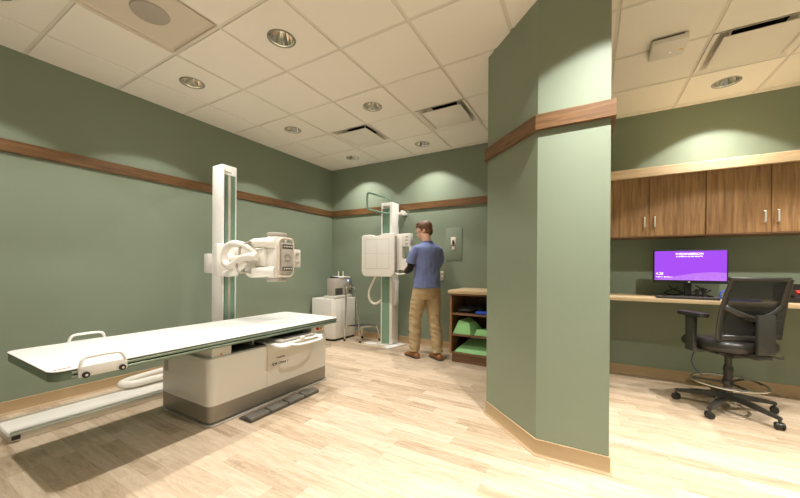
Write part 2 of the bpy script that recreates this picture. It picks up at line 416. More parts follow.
# baseboards (coved foot)
def skirting(name, path):
    """path: floor outline points, wall on the left-hand side of travel is behind; offset to the right"""
    prof = [(0, 0), (0.020, 0), (0.020, 0.003), (0.011, 0.008), (0.006, 0.018), (0.006, 0.100), (0, 0.103)]
    P = [Vector((x, y, 0)) for x, y in path]; rings = []
    for i, p in enumerate(P):
        dirs = []
        if i > 0: dirs.append((p-P[i-1]).normalized())
        if i < len(P)-1: dirs.append((P[i+1]-p).normalized())
        ns = [Vector((d.y, -d.x, 0)) for d in dirs]; n_ = sum(ns, Vector()); n_.normalize(); k = 1/max(0.3, n_.dot(ns[0]))
        rings.append([p + n_*k*a + Vector((0, 0, b)) for a, b in prof])
    struct(MB().loft(rings).build(name, M_BASE, smooth=50))
skirting('baseboard_left', [(LW, FW), (LW, BW)])
skirting('baseboard_back', [(LW, BW), (PX0, BW)])
skirting('baseboard_partition', [(PX0, BW), (PX0, PAy), (PBx, PY), (PX1, PY), (PX1, BW)][::1])
skirting('baseboard_right', [(PX1, BW), (RW, BW)])

# wood rails
def rail(name, path, z0=2.088, z1=2.188, d=0.022):
    P = [Vector((x, y, 0)) for x, y in path]; rings = []
    for i, p in enumerate(P):
        dirs = []
        if i > 0: dirs.append((p-P[i-1]).normalized())
        if i < len(P)-1: dirs.append((P[i+1]-p).normalized())
        ns = [Vector((q.y, -q.x, 0)) for q in dirs]; n_ = sum(ns, Vector()); n_.normalize(); k = 1/max(0.3, n_.dot(ns[0]))
        rings.append([p + n_*k*a + Vector((0, 0, b)) for a, b in ((0.0, z0), (d-0.002, z0), (d, z0+0.002), (d, z1-0.002), (d-0.002, z1), (0.0, z1))])
    struct(MB().loft(rings).build(name, M_RAIL, smooth=30))
rail('trim_3', [(LW, FW), (LW, BW)])
rail('trim_4', [(LW, BW), (PX0, BW)])
rail('trim_5', [(PX0, BW), (PX0, PAy), (PBx, PY), (PX1, PY), (PX1, PY+0.62)], 2.068, 2.166, 0.026)

# ------------------------------------------------------------------ downlights
def make_downlight(loc, label):
    t = thing('downlight', label, 'ceiling light', (loc[0], loc[1], ZC), group='recessed ceiling downlights')
    MB().lathe([(RO+0.004, 0.0), (RO+0.004, -0.003), (RO-0.004, -0.005), (RO-0.012, -0.002), (RO-0.013, 0.006)], n=48).build('trim_ring', mat('downlight_trim', (0.30, 0.30, 0.25), 0.35, metal=0.6), t, local=True)
    MB().lathe([(RO-0.011, 0.003), (0.082, 0.03), (0.068, 0.065), (0.050, 0.105), (0.042, 0.125)], n=48).build('reflector', M_REFL, t, local=True, smooth=60)
    MB().lathe([(0.094, 0.002), (0.094, 0.15), (0.0, 0.151)], n=32).build('housing', M_DGREY, t, local=True)
    MB().sph((0, 0, 0.125), 0.040, (1, 1, 0.6)).build('bulb', M_BULB, t, local=True)
    ld = bpy.data.lights.new('downlight_beam', 'SPOT'); ld.energy = LAMP_L; ld.color = LAMP_COL
    ld.spot_size = math.radians(SPOT_DEG); ld.spot_blend = SPOT_BLEND; ld.shadow_soft_size = 0.028
    ld.use_nodes = True; nt = ld.node_tree; em = nt.nodes['Emission']      # beam strongest straight down
    ge = nt.nodes.new('ShaderNodeNewGeometry'); sx_ = nt.nodes.new('ShaderNodeSeparateXYZ'); nt.links.new(ge.outputs['Incoming'], sx_.inputs[0])
    ab = nt.nodes.new('ShaderNodeMath'); ab.operation = 'ABSOLUTE'; nt.links.new(sx_.outputs['Z'], ab.inputs[0])
    pw = nt.nodes.new('ShaderNodeMath'); pw.operation = 'POWER'; pw.inputs[1].default_value = 3.0; nt.links.new(ab.outputs[0], pw.inputs[0])
    nt.links.new(pw.outputs[0], em.inputs['Strength'])
    lo = bpy.data.objects.new('downlight_beam', ld); C.objects.link(lo); lo.parent = t; lo.location = (0, 0, 0.012)
    return t
LL = ['recessed round downlight near the left wall, nearest the camera of those shown', 'recessed round downlight near the left wall, above the tube stand', 'recessed round downlight in the ceiling corner at the back',
      'largest recessed round downlight, right of the grey ceiling panel', 'recessed round downlight between the large one and the square vents', 'recessed round downlight against the back wall above the man',
      'recessed round downlight above the wall cabinets on the right',
      'downlight by the left wall over the near end of the table', 'downlight over the near end of the table, outside the frame', 
      'downlight in front of the partition, outside the frame', 'downlight in front of the white ceiling box, outside the frame', 'unseen downlight right of the camera, added for fill light', 'downlight far right beside the right wall', 'unseen downlight far right nearer the camera, added for fill light', 'unseen downlight behind the camera on the right, added for fill light']
dl0 = make_downlight(LIGHTS[0], LL[0])
for i in range(1, len(LIGHTS)):
    d_ = dup(dl0, (LIGHTS[i][0], LIGHTS[i][1], ZC), LL[i])
    for o_ in bpy.data.objects:
        if o_.parent == d_ and o_.type == 'LIGHT':
            if LIGHTS[i][0] > -1:
                o_.data = o_.data.copy(); o_.data.energy = LAMP_W2[LIGHTS[i]]
                if LIGHTS[i] == (0.115, 1.712):       # narrower beam lamp
                  for n_ in o_.data.node_tree.nodes:
                    if n_.type == 'MATH' and n_.operation == 'POWER': n_.inputs[1].default_value = 5.0
            elif LIGHTS[i][0] > -3: o_.data = o_.data.copy(); o_.data.energy = LAMP_W

# ------------------------------------------------------------------ square plaque diffusers
def diffuser(x0, y0_, label):
    s_ = 0.6096; cx, cy = x0+s_/2, y0_+s_/2
    t = thing('ceiling_vent', label, 'vent', (cx, cy, ZC), group='square ceiling vents')
    # tray rising from the edge to a neck
    prof = [(0.298, 0.0), (0.290, 0.001), (0.262, 0.016), (0.235, 0.055), (0.215, 0.080), (0.150, 0.085)]
    rings = []
    for h, z in prof: rings.append([Vector((a*h, b*h, z)) for a, b in ((-1, -1), (1, -1), (1, 1), (-1, 1))])
    MB().loft(rings, cap=False).build('tray', M_DIFF, t, local=True, smooth=20)
    MB().lathe([(0.16, 0.082), (0.16, 0.20), (0, 0.21)], n=32).build('duct', M_DARK, t, local=True)
    MB().box(-0.225, 0.225, -0.225, 0.225, -0.004, 0.004, bev=0.003).build('plaque', M_DIFF, t, local=True)
    for a, b in ((-1, -1), (1, -1), (1, 1), (-1, 1)):
        MB().cyl((a*0.18, b*0.18, 0.004), (a*0.18, b*0.18, 0.082), 0.006, n=10).build('hanger', M_DIFF, t, local=True)
    return t
diffuser(*DIFF[0], 'square plaque air vent in the ceiling, left of the two near the man')
diffuser(*DIFF[1], 'square plaque air vent in the ceiling beside the partition')
diffuser(*DIFF[2], 'large square plaque air vent in the ceiling above the desk')
# grey panel with a round disc
x0, ya = PANEL; s_ = 0.6096
t = thing('ceiling_panel', 'square taupe ceiling panel with a round disc in its middle', 'ceiling panel', (x0+s_/2, ya+s_/2, ZC))
fr = MB()
h0 = 0.298
fr.loft([[Vector((a*h, b*h, z)) for a, b in ((-1, -1), (1, -1), (1, 1), (-1, 1))] for h, z in ((h0, 0.0), (h0-0.012, 0.0), (h0-0.014, 0.012), (h0-0.032, 0.020))], cap=False)
fr.build('frame', M_FRONTPANEL, t, local=True, smooth=20)
MB().box(-0.268, 0.268, -0.268, 0.268, 0.018, 0.024).build('plate', M_FRONTPANEL, t, local=True)
MB().cyl((0, 0, 0.018), (0, 0, 0.006), 0.115, 0.108, n=48, bev=0.003).build('disc', M_DISC, t, local=True)

# wireless box on the ceiling
t = thing('ceiling_box', 'white flat electronics box with a yellow mark fixed to the ceiling', 'ceiling box', (0.515, 3.18, ZC))
MB().box(0.405, 0.625, 3.075, 3.305, ZC-0.058, ZC-0.018, bev=0.010, seg=3).build('cover', M_WHITE2, t)
MB().box(0.43, 0.60, 3.10, 3.28, ZC-0.020, ZC+0.008, bev=0.002).build('bracket', M_DGREY, t)
MB().cyl((0.598, 3.215, ZC-0.0575), (0.598, 3.215, ZC-0.0595), 0.012, n=20).build('yellow_mark', M_YEL, t)
MB().cyl((0.535, 3.225, ZC-0.0575), (0.535, 3.225, ZC-0.0595), 0.006, n=16).build('indicator', M_WINK, t)

# ------------------------------------------------------------------ x-ray table
TX0, TX1, TY0, TY1, TZ = -3.160, -2.332, 0.554, 2.745, 0.652
t = thing('x_ray_table', 'long white x-ray examination table with green edge rails over a boxy base', 'examination table', (-2.74, 1.99, 0))
ol = rrect(TX0, TX1, TY0, TY1, 0.055, 8)
tt = MB().prism(ol, 'Z', TZ-0.006, TZ, bev=0.002).build('tabletop', M_TOP, t)
MB().prism(rrect(TX0+0.001, TX1-0.001, TY0+0.001, TY1-0.001, 0.055, 8), 'Z', TZ-0.011, TZ-0.0058).build('seam_line', M_DGREY, tt)
er = MB().prism(rrect(TX0+0.003, TX1-0.003, TY0+0.003, TY1-0.003, 0.055, 8), 'Z', TZ-0.056, TZ-0.0105, bev=0.003)
er.build('edge_rail', M_EDGE, tt)
gr = MB()
for zz in (TZ-0.021, TZ-0.044):
    for xx in (TX0, TX1):
        gr.box(xx-0.002, xx+0.002, TY0+0.08, TY1-0.03, zz-0.0065, zz+0.0065, bev=0.0015, seg=1)
gr.build('rail_lip', M_TEAL2, tt)
MB().box(TX1-0.0035, TX1-0.0005, TY0+0.09, TY1-0.04, TZ-0.035, TZ-0.030).build('rail_slot', M_DARK, tt)
# oval logo sticker
MB().prism([(-2.372+0.018*math.cos(a)*1.0, 0.610+0.034*math.sin(a)) for a in [2*PI*i/32 for i in range(32)]], 'Z', TZ, TZ+0.0006).build('sticker', mat('pink_sticker', (0.75, 0.55, 0.50), 0.5), tt)
for sy in (-1, 1): MB().prism([(-2.372+0.009*math.cos(a), 0.610+sy*0.027+0.007*math.sin(a)) for a in [2*PI*i/16 for i in range(16)]], 'Z', TZ+0.0006, TZ+0.0010).build('sticker_mark', M_RED, tt)
st = MB()
for k, (dy, hh) in enumerate(((-0.013, 0.012), (-0.006, 0.016), (0.002, 0.012), (0.008, 0.016), (0.014, 0.010))): st.box(-2.372-hh/2, -2.372+hh/2, 0.610+dy-0.002, 0.610+dy+0.002, TZ+0.0006, TZ+0.0010)
st.build('sticker_print', M_INK, tt)
# base housing
BX0, BX1, BY0, BY1 = -3.115, -2.405, 1.395, 2.655
def base_ol(e=0.0): return rrect(BX0-e, BX1+e, BY0-e, BY1+e, 0.055+e, 8)
bo = base_ol()
rings = []
for z, e in ((0.150, 0.0), (0.485, 0.0), (0.500, -0.004), (0.506, -0.016)):
    rings.append([Vector((x, y, z)) for x, y in base_ol(e)])
hs = MB().loft(rings).build('housing', M_WHITE, t)
MB().loft([[Vector((x, y, z)) for x, y in base_ol(e)] for z, e in ((0.024, -0.012), (0.030, -0.002), (0.149, -0.002), (0.150, -0.004))]).build('skirt', M_GREY, t)
MB().prism(base_ol(0.012), 'Z', 0.0, 0.012, bev=0.003).prism(base_ol(-0.03), 'Z', 0.0, 0.03).build('floor_plate', M_LGREY, t)
MB().box(BX1-0.0015, BX1+0.0006, 1.893, 1.896, 0.16, 0.49).build('panel_seam', M_LGREY, hs)
# label plate on end
MB().box(-3.045, -2.985, BY0-0.002, BY0+0.001, 0.33, 0.42).build('rating_plate', M_LGREY, hs)
# table supports
MB().box(-3.02, -2.43, 1.43, 1.585, 0.500, 0.598, bev=0.006).build('lifting_block', M_WHITE, t)
MB().box(-3.02, -2.43, 2.44, 2.630, 0.500, 0.598, bev=0.006).build('lifting_block', M_WHITE, t)
MB().box(-3.00, -2.45, 1.585, 2.44, 0.503, 0.515).build('well_floor', M_DGREY, t)
MB().box(-2.99, -2.93, 1.585, 2.44, 0.510, 0.598).build('well_back', M_GREY, t)
MB().box(-2.92, -2.50, 1.815, 1.835, 0.515, 0.596).build('well_divider', M_LGREY, t)
MB().prism([(1.488, 0.513), (1.512, 0.513), (1.500, 0.534)], 'X', -2.431, -2.4285).build('warning_triangle', M_ORANGE, t)
MB().cyl((-2.435, 2.520, 0.552), (-2.408, 2.520, 0.552), 0.014, 0.013, n=20, bev=0.003).build('emergency_button', M_RED, t)
MB().cyl((-2.435, 2.575, 0.548), (-2.412, 2.575, 0.548), 0.009, n=16, bev=0.002).build('indicator_button', M_ORANGE, t)
# cassette tray with loop handle
tr = MB()
tr.box(-2.90, -2.25, 1.885, 2.40, 0.522, 0.530, bev=0.003)
tr.prism([(-2.40, 1.875), (-2.20, 1.865), (-2.175, 1.89), (-2.185, 1.96), (-2.245, 2.03), (-2.27, 2.34), (-2.24, 2.40), (-2.26, 2.42), (-2.40, 2.42)], 'Z', 0.512, 0.534, bev=0.008)
tro = tr.build('cassette_tray', M_TOP, t)
hp = [(-2.26, 1.99), (-2.205, 1.985), (-2.160, 2.00), (-2.138, 2.05), (-2.133, 2.13), (-2.140, 2.23), (-2.165, 2.30), (-2.205, 2.335), (-2.27, 2.35)]
MB().tube([(x, y, 0.525) for x, y in hp], 0.015, n=12, flat=0.8).build('tray_handle', M_TOP, tro)
MB().box(-2.85, -2.275, 1.93, 2.33, 0.536, 0.556, bev=0.004).build('cassette', M_LGREY, tro)
MB().box(-2.80, -2.30, 1.99, 2.31, 0.556, 0.562, bev=0.002).build('cassette_top', M_DGREY, tro)
MB().box(-2.275, -2.235, 2.135, 2.17, 0.532, 0.560, bev=0.004).build('clamp', M_TOP, tro)
# side grips
for sx, yc, X in ((1, 0.765, TX1), (-1, 0.945, TX0)):
    gpt = MB().box(X-0.004 if sx > 0 else X-0.010, X+0.010 if sx > 0 else X+0.004, yc-0.106, yc+0.106, TZ-0.054, TZ+0.002, bev=0.002).build('side_grip', M_TOP, t)
    xx = X+0.004*sx
    MB().tube([(xx, yc-0.098, TZ-0.005), (xx-0.004*sx, yc-0.094, TZ+0.022), (xx-0.010*sx, yc-0.075, TZ+0.044), (xx-0.010*sx, yc-0.02, TZ+0.047), (xx-0.010*sx, yc+0.045, TZ+0.047), (xx-0.010*sx, yc+0.078, TZ+0.040), (xx-0.004*sx, yc+0.093, TZ+0.018), (xx, yc+0.098, TZ-0.005)], 0.0085, n=12).build('grip_bar', M_TOP, gpt)
    for dy in (-0.078, 0.080):
        k = MB()
        k.lathe([(0.0165 if i % 2 == 0 else 0.0165, z) for i, z in enumerate((0, 0.014))], n=24, axis='X')
        k = MB().cyl((X+0.010*sx, yc+dy, TZ-0.042), (X+0.026*sx, yc+dy, TZ-0.042), 0.0165, n=10, bev=0.003)
        ko = k.build('clamp_knob', M_BLACK, gpt)
        MB().cyl((X+0.026*sx, yc+dy, TZ-0.042), (X+0.028*sx, yc+dy, TZ-0.042), 0.006, n=14).build('knob_centre', M_PALE, ko)
# pedals
pb = MB().box(-2.36, -2.215, 1.60, 2.33, 0.004, 0.014, bev=0.003).build('pedal_bar', M_DGREY, t)
for y_ in (1.60, 1.785, 1.97, 2.155):
    pd = MB().box(-2.300, -2.212, y_+0.006, y_+0.172, 0.014, 0.036, bev=0.005, rot=Matrix.Rotation(math.radians(6), 3, 'Y')).build('foot_pedal', mat('pedal_grey', (0.16, 0.15, 0.125), 0.4, metal=0.2) if y_ < 1.61 else bpy.data.materials['pedal_grey'], t)
    MB().box(-2.292, -2.226, y_+0.1755, y_+0.1800, 0.014, 0.030, bev=0.001).build('pedal_edge', M_LGREY, pd)
# lettering on the housing (faint logo lines, facing +X)
RX = Matrix(((0, 0, 1), (1, 0, 0), (0, 1, 0)))
text('FUJIFILM', 0.019, M_INK, hs, (BX1+0.0004, 1.998, 0.372), RX, sx=1.25, bold=0.0004)
text('FDR Clinica 1', 0.031, M_INK, hs, (BX1+0.0004, 1.940, 0.318), RX, shear=0.35, sx=1.05, bold=0.0006)

# ------------------------------------------------------------------ floor rail and tube stand
RX0, RX1 = -3.715, -3.335
t = thing('floor_rail', 'long low white and aluminium rail on the floor behind the table', 'rail', (-3.52, 2.2, 0))
MB().box(RX0+0.02, RX1-0.03, 0.615, 3.74, 0.0, 0.046, bev=0.003).build('cover', M_WHITE2, t)
for a, b in ((RX0, RX0+0.022), (RX1-0.035, RX1)):
    MB().box(a, b, 0.61, 3.745, 0.0, 0.054, bev=0.004).build('side_channel', M_ALU, t)
MB().box(RX1-0.060, RX1-0.040, 0.62, 3.73, 0.046, 0.058, bev=0.003).build('guide', M_ALU, t)
MB().box(RX0, RX1, 0.600, 0.615, 0.0, 0.050, bev=0.003).build('end_cap', M_LGREY, t)
MB().box(RX1-0.012, RX1+0.012, 0.615, 0.655, 0.018, 0.045, bev=0.003).build('end_stop', M_BLACK, t)

CXF, CXB, CY0, CY1, CZ = -3.355, -3.530, 2.066, 2.236, 2.272
t = thing('x_ray_tube_stand', 'tall white column with a green front strip carrying an x-ray tube head', 'x-ray tube stand', (-3.48, 2.15, 0.055))
MB().box(-3.68, -3.30, 1.98, 2.34, 0.055, 0.13, bev=0.012).build('trolley', M_WHITE, t)
col = MB().box(CXB, CXF, CY0, CY1, 0.12, CZ, bev=0.008).build('column', M_WHITE, t)
gs = MB().box(CXF-0.004, CXF+0.0015, CY0+0.026, CY1-0.018, 0.20, 2.168).build('front_strip', M_TEAL, col)
MB().box(CXF, CXF+0.0045, 2.138, 2.164, 0.20, 2.160, bev=0.001).build('strip_scale', mat('strip_scale_pale', (0.50, 0.43, 0.36), 0.5), gs)
MB().box(CXF+0.001, CXF+0.0022, CY0+0.026, CY0+0.034, 0.20, 2.168).build('strip_edge', M_DARK, gs)
MB().box(CXF-0.001, CXF+0.010, CY0+0.004, CY0+0.022, 0.20, 2.25, bev=0.002).build('guide_bar', M_TOP, col)
text('FUJIFILM', 0.018, M_INK, col, (CXF+0.0006, 2.098, 2.192), RX, sx=1.15)
# carriage
ca = MB().box(CXF, -3.285, 1.985, 2.222, 1.085, 1.425, bev=0.015, seg=3).build('carriage', M_WHITE, t)
MB().box(-3.615, CXB, 2.03, 2.20, 1.115, 1.325, bev=0.008).build('carriage_back', M_WHITE2, ca)
# arm
ar = MB()
ar.cyl((-3.29, 2.13, 1.245), (-2.90, 2.13, 1.275), 0.075, 0.075, n=28, bev=0.01)
ar.box(-3.17, -2.86, 2.07, 2.20, 1.235, 1.375, bev=0.014)
arm = ar.build('arm', M_WHITE, t)
MB().tube([(-3.29, 2.07, 1.115), (-3.16, 2.06, 1.135), (-3.04, 2.05, 1.20), (-2.93, 2.07, 1.26)], [0.032, 0.045, 0.055, 0.05], n=16).build('arm_brace', M_WHITE, arm)
MB().cyl((-2.885, 2.06, 1.165), (-2.885, 2.25, 1.165), 0.085, n=32, bev=0.02).build('pivot_drum', M_WHITE, arm)
text('FDR Smart', 0.022, M_INK, arm, (-3.13, 2.0695, 1.290), Matrix(((1, 0, 0), (0, 0, -1), (0, 1, 0))), shear=0.2)
MB().tube([(-2.72, 2.02, 1.285), (-2.80, 2.00, 1.287), (-2.92, 1.99, 1.268), (-3.00, 1.985, 1.225), (-3.085, 1.98, 1.195), (-3.155, 1.98, 1.235), (-3.165, 1.98, 1.31), (-3.125, 1.98, 1.375), (-3.05, 1.985, 1.412), (-2.95, 2.0, 1.405), (-2.86, 2.03, 1.375), (-2.80, 2.06, 1.32), (-2.77, 2.08, 1.25)], 0.034, n=16, smooth=6).build('cable_hose', M_HOSE, arm)
# head
hd = MB().cyl((-2.68, 2.215, 1.075), (-2.68, 2.215, 1.495), 0.092, n=36, bev=0.02)
hd.box(-2.80, -2.62, 2.13, 2.26, 1.16, 1.40, bev=0.02)
hd.box(-2.87, -2.70, 2.08, 2.20, 1.19, 1.365, bev=0.02)
head = hd.build('tube_head', M_WHITE, t)
MB().cyl((-2.68, 2.215, 1.490), (-2.68, 2.215, 1.522), 0.094, n=36, bev=0.006).build('end_disc', M_LGREY, head)
MB().cyl((-2.68, 2.215, 1.046), (-2.68, 2.215, 1.078), 0.094, n=36, bev=0.006).build('end_disc', M_LGREY, head)
for zz in (1.422, 1.142):
    rc = MB().cyl((-2.63, 2.16, zz), (-2.815, 2.045, zz), 0.058, 0.038, n=24, bev=0.006).build('cable_socket', M_WHITE, head)
    MB().cyl((-2.81, 2.048, zz), (-2.845, 2.026, zz), 0.027, 0.022, n=20, bev=0.003).build('socket_cap', M_GREY, rc)
MB().tube([(-2.84, 2.03, 1.422), (-2.885, 2.00, 1.405), (-2.925, 1.985, 1.36), (-2.935, 1.99, 1.30)], 0.011, n=10).build('braided_cable', M_BRAID, head)
MB().tube([(-2.84, 2.03, 1.142), (-2.90, 1.985, 1.130), (-2.95, 1.97, 1.17), (-2.955, 1.98, 1.225)], 0.011, n=10).build('braided_cable', M_BRAID, head)
# control panel, facing the room (+X)
cp = MB().prism(rrect(2.172, 2.312, 1.135, 1.422, 0.012), 'X', -2.60, -2.556, bev=0.004).build('control_panel', M_LGREY, head)
for zz, hh in ((1.388, 0.020), (1.172, 0.018)):
    sc = MB().box(-2.557, -2.5535, 2.180, 2.304, zz-hh, zz+hh, bev=0.001).build('display', M_DGREY, cp)
    d_ = MB()
    for k in range(4): d_.box(-2.5535, -2.5528, 2.196+0.028*k, 2.212+0.028*k, zz-0.007, zz+0.006)
    d_.build('display_digits', M_PALE, sc)
MB().lathe([(0.036, 0.0), (0.036, 0.004), (0.028, 0.004), (0.028, 0.0)], (-2.557, 2.242, 1.280), n=32, axis='X').build('dial_ring', M_GREY, cp)
MB().tube([(-2.575, y, z) for y, z in rrect(2.152, 2.328, 1.098, 1.466, 0.045, 5)], 0.0105, n=10, closed=True, smooth=0).build('handle_loop', M_FRONTPANEL, cp)
for y_ in (2.160, 2.320):
    MB().box(-2.61, -2.575, y_-0.008, y_+0.008, 1.16, 1.40, bev=0.003).build('handle_mount', M_FRONTPANEL, cp)
# collimator facing the wall stand (+Y)
cl = MB().box(-2.765, -2.585, 2.27, 2.440, 1.185, 1.368, bev=0.008).build('collimator', M_WHITE, head)
for zz in (1.322, 1.236):
    MB().cyl((-2.585, 2.385, zz), (-2.560, 2.385, zz), 0.019, 0.016, n=20, bev=0.003).build('collimator_knob', M_LGREY, cl)
# hoses lying behind the rail
hz = t
MB().tube([(-3.82, 2.25, 0.13), (-3.845, 1.95, 0.105), (-3.86, 1.70, 0.095), (-3.84, 1.52, 0.09), (-3.80, 1.40, 0.088), (-3.74, 1.365, 0.088), (-3.675, 1.42, 0.090), (-3.665, 1.55, 0.092), (-3.665, 1.80, 0.095), (-3.66, 2.0, 0.10)], 0.033, n=14, smooth=5).build('floor_hose', M_HOSE, t)

# ------------------------------------------------------------------ wall bucky stand
t = thing('chest_x_ray_stand', 'white upright chest x-ray stand with a square panel against the back wall', 'x-ray stand', (-2.66, 4.33, 0))
col = MB().box(-2.762, -2.560, 4.225, 4.420, 0.03, 2.175, bev=0.008).build('column', M_WHITE, t)
gs = MB().box(-2.735, -2.605, 4.2205, 4.226, 0.04, 2.08).build('front_strip', M_TEAL, col)
MB().box(-2.75, -2.737, 4.216, 4.226, 0.04, 2.10, bev=0.002).build('guide_bar', M_TOP, gs)
bp_ = MB().prism([(-2.83, 4.20), (-2.50, 4.20), (-2.50, 4.43), (-2.83, 4.43)], 'Z', 0, 0.02, bev=0.003)
bp_.box(-2.56, -2.455, 4.06, 4.43, 0, 0.024, bev=0.004, rot=Matrix.Rotation(math.radians(-14), 3, 'Z'))
bp_.box(-3.02, -2.80, 4.16, 4.27, 0, 0.02, bev=0.004, rot=Matrix.Rotation(math.radians(10), 3, 'Z'))
bp_.build('base_plate', M_TOP, t)
# bucky panel
pz0, pz1, px0, px1 = 1.055, 1.672, -2.955, -2.385
ol = rrect(px0, px1, pz0, pz1, 0.085, 8, corners=(0, 0, 1, 1))
# shallow notch along the top edge
ol = [p for p in ol]
top = [(px1, pz1-0.006), (px1-0.05, pz1+0.006), (px1-0.19, pz1+0.006), (px1-0.27, pz1-0.020), (px1-0.33, pz1-0.024), (px1-0.42, pz1-0.002), (px0+0.06, pz1-0.002), (px0+0.02, pz1-0.006), (px0, pz1-0.03)]
ol = top + [p for p in ol if p[1] < pz0+0.09]
bk = MB().prism(ol, 'Y', 3.985, 4.085, bev=0.012).build('bucky_panel', M_WHITE, t)
ln = MB(); fy = 3.9846
for a, b, c, d in ((-2.885, -2.468, 1.596, 1.600), (-2.885, -2.468, 1.170, 1.174), (-2.885, -2.881, 1.170, 1.600), (-2.472, -2.468, 1.170, 1.600), (px0+0.02, px1-0.02, 1.392, 1.394), (-2.678, -2.676, 1.17, 1.60)):
    ln.box(a, b, fy-0.0006, fy+0.001, c, d)
ln.build('field_lines', M_LGREY, bk)
MB().box(-2.77, -2.55, 4.085, 4.225, 1.22, 1.50, bev=0.01).build('panel_mount', M_WHITE2, bk)
MB().box(px1-0.012, px1+0.006, 4.00, 4.07, 1.12, 1.64, bev=0.003).build('latch_strip', M_GREY, bk)
# side unit (tray pulled out to the right)
sd = MB()
sd.box(-2.42, -2.30, 4.060, 4.145, 1.165, 1.668, bev=0.006)
sd.box(-2.31, -2.165, 4.060, 4.145, 1.485, 1.672, bev=0.006)
sd.box(-2.31, -2.165, 4.060, 4.145, 1.150, 1.315, bev=0.006)
sd.box(-2.185, -2.165, 4.060, 4.145, 1.30, 1.50, bev=0.003)
su = sd.build('side_tray', M_WHITE, bk)
for zz in (1.625, 1.575, 1.525):
    MB().box(-2.245, -2.205, 4.053, 4.062, zz-0.010, zz+0.010, bev=0.003).build('button', M_LGREY, su)
MB().box(-2.38, -2.20, 4.045, 4.062, 1.158, 1.172, bev=0.003).build('tray_edge', M_TOP, su)
MB().tube([(-2.40, 4.05, 1.135), (-2.36, 4.02, 1.10), (-2.27, 4.01, 1.098), (-2.20, 4.03, 1.12), (-2.18, 4.06, 1.16)], 0.010, n=10).build('lower_handle', M_TOP, su)
# overhead grab bar
gb = [(-2.62, 4.262, 2.245), (-2.625, 4.20, 2.255), (-2.66, 3.80, 2.245), (-2.665, 3.745, 2.215), (-2.665, 3.735, 2.175), (-2.665, 3.735, 2.04), (-2.662, 3.745, 2.00), (-2.655, 3.80, 1.985), (-2.625, 4.20, 1.985), (-2.62, 4.262, 1.985)]
MB().tube([(-2.615, 4.24, 2.12), (-2.615, 4.24, 2.20), (-2.62, 4.215, 2.228), (-2.64, 4.17, 2.236), (-2.675, 3.80, 2.236), (-2.68, 3.765, 2.228), (-2.681, 3.745, 2.19), (-2.681, 3.745, 2.05), (-2.68, 3.765, 2.012), (-2.675, 3.80, 2.000), (-2.64, 4.17, 2.000), (-2.62, 4.215, 2.005), (-2.615, 4.24, 2.03)], 0.0135, n=12, closed=True, smooth=3).build('grab_bar', M_TEAL, t)
MB().box(-2.72, -2.60, 4.205, 4.226, 2.098, 2.125, bev=0.003).build('bar_bracket', M_LGREY, t)
MB().box(-2.562, -2.47, 4.40, BW, 2.005, 2.045, bev=0.004).box(-2.500, -2.465, 4.36, 4.45, 1.99, 2.06, bev=0.005).build('wall_bracket', M_TOP, t)
MB().tube([(-2.80, 4.15, 1.075), (-2.86, 4.17, 0.98), (-2.935, 4.19, 0.86), (-2.965, 4.20, 0.76), (-2.94, 4.21, 0.665), (-2.87, 4.22, 0.625), (-2.79, 4.24, 0.66), (-2.745, 4.26, 0.72)], 0.018, n=12, smooth=6).build('cable_hose', M_HOSE, t)
MB().box(-2.562, -2.535, 4.30, 4.38, 0.62, 0.99, bev=0.004).build('cable_duct', M_TOP, t)

# ------------------------------------------------------------------ generator cabinet, machine and step stool
t = thing('generator_cabinet', 'plain white floor cabinet standing in the back left corner', 'cabinet', (-3.73, 4.25, 0))
gp = [(-3.985, 4.44), (-3.985, 4.06), (-3.60, 3.985), (-3.52, 4.00), (-3.13, 4.44)]
gc = MB().prism([(-3.99, 4.51), (-3.99, 4.02), (-3.97, 4.00), (-3.555, 4.00), (-3.50, 4.045), (-3.475, 4.51)], 'Z', 0.035, 0.678, bev=0.012)
gc.build('housing', M_WHITE, t)
MB().prism([(-3.97, 4.50), (-3.97, 4.03), (-3.57, 4.03), (-3.51, 4.07), (-3.49, 4.50)], 'Z', 0.0, 0.036).build('plinth', M_BLACK, t)
t = thing('desktop_machine', 'grey boxy electronic unit on top of the white corner cabinet', 'electronic unit', (-3.62, 4.25, 0.678))
MB().box(-3.74, -3.50, 4.03, 4.46, 0.678, 0.722, bev=0.006).build('foot_tray', M_WHITE2, t)
MB().box(-3.70, -3.535, 4.06, 4.42, 0.722, 1.005, bev=0.008).build('case', M_LGREY, t)
MB().box(-3.537, -3.530, 4.07, 4.25, 0.735, 0.845, bev=0.003).build('front_slot', M_DGREY, t)
MB().box(-3.66, -3.545, 4.421, 4.50, 0.69, 0.985, bev=0.006).build('side_module', M_GREY, t)
MB().cyl((-3.535, 4.395, 0.965), (-3.528, 4.395, 0.965), 0.014, n=16).build('blue_lamp', M_LED, t)
MB().box(-3.546, -3.540, 4.44, 4.47, 0.75, 0.80, bev=0.003).build('port', M_DARK, t)
t = thing('phantom_holder', 'white tray with upright pegs on top of the grey unit', 'tray', (-3.60, 4.29, 1.005))
MB().box(-3.69, -3.53, 4.17, 4.46, 1.005, 1.035, bev=0.010).build('tray', M_WHITE2, t)
MB().cyl((-3.58, 4.20, 1.035), (-3.58, 4.20, 1.12), 0.010, n=12).build('peg', M_WHITE2, t)
MB().cyl((-3.60, 4.34, 1.035), (-3.60, 4.34, 1.12), 0.010, n=12).build('peg', M_WHITE2, t)
tag(MB().box(-3.65, -3.55, 4.07, 4.16, 1.005, 1.030, bev=0.006).build('hand_switch', M_BLACK), 'small black item with a blue edge lying on the grey unit', 'switch')
bpy.data.objects['hand_switch'].location = (0, 0, 0)
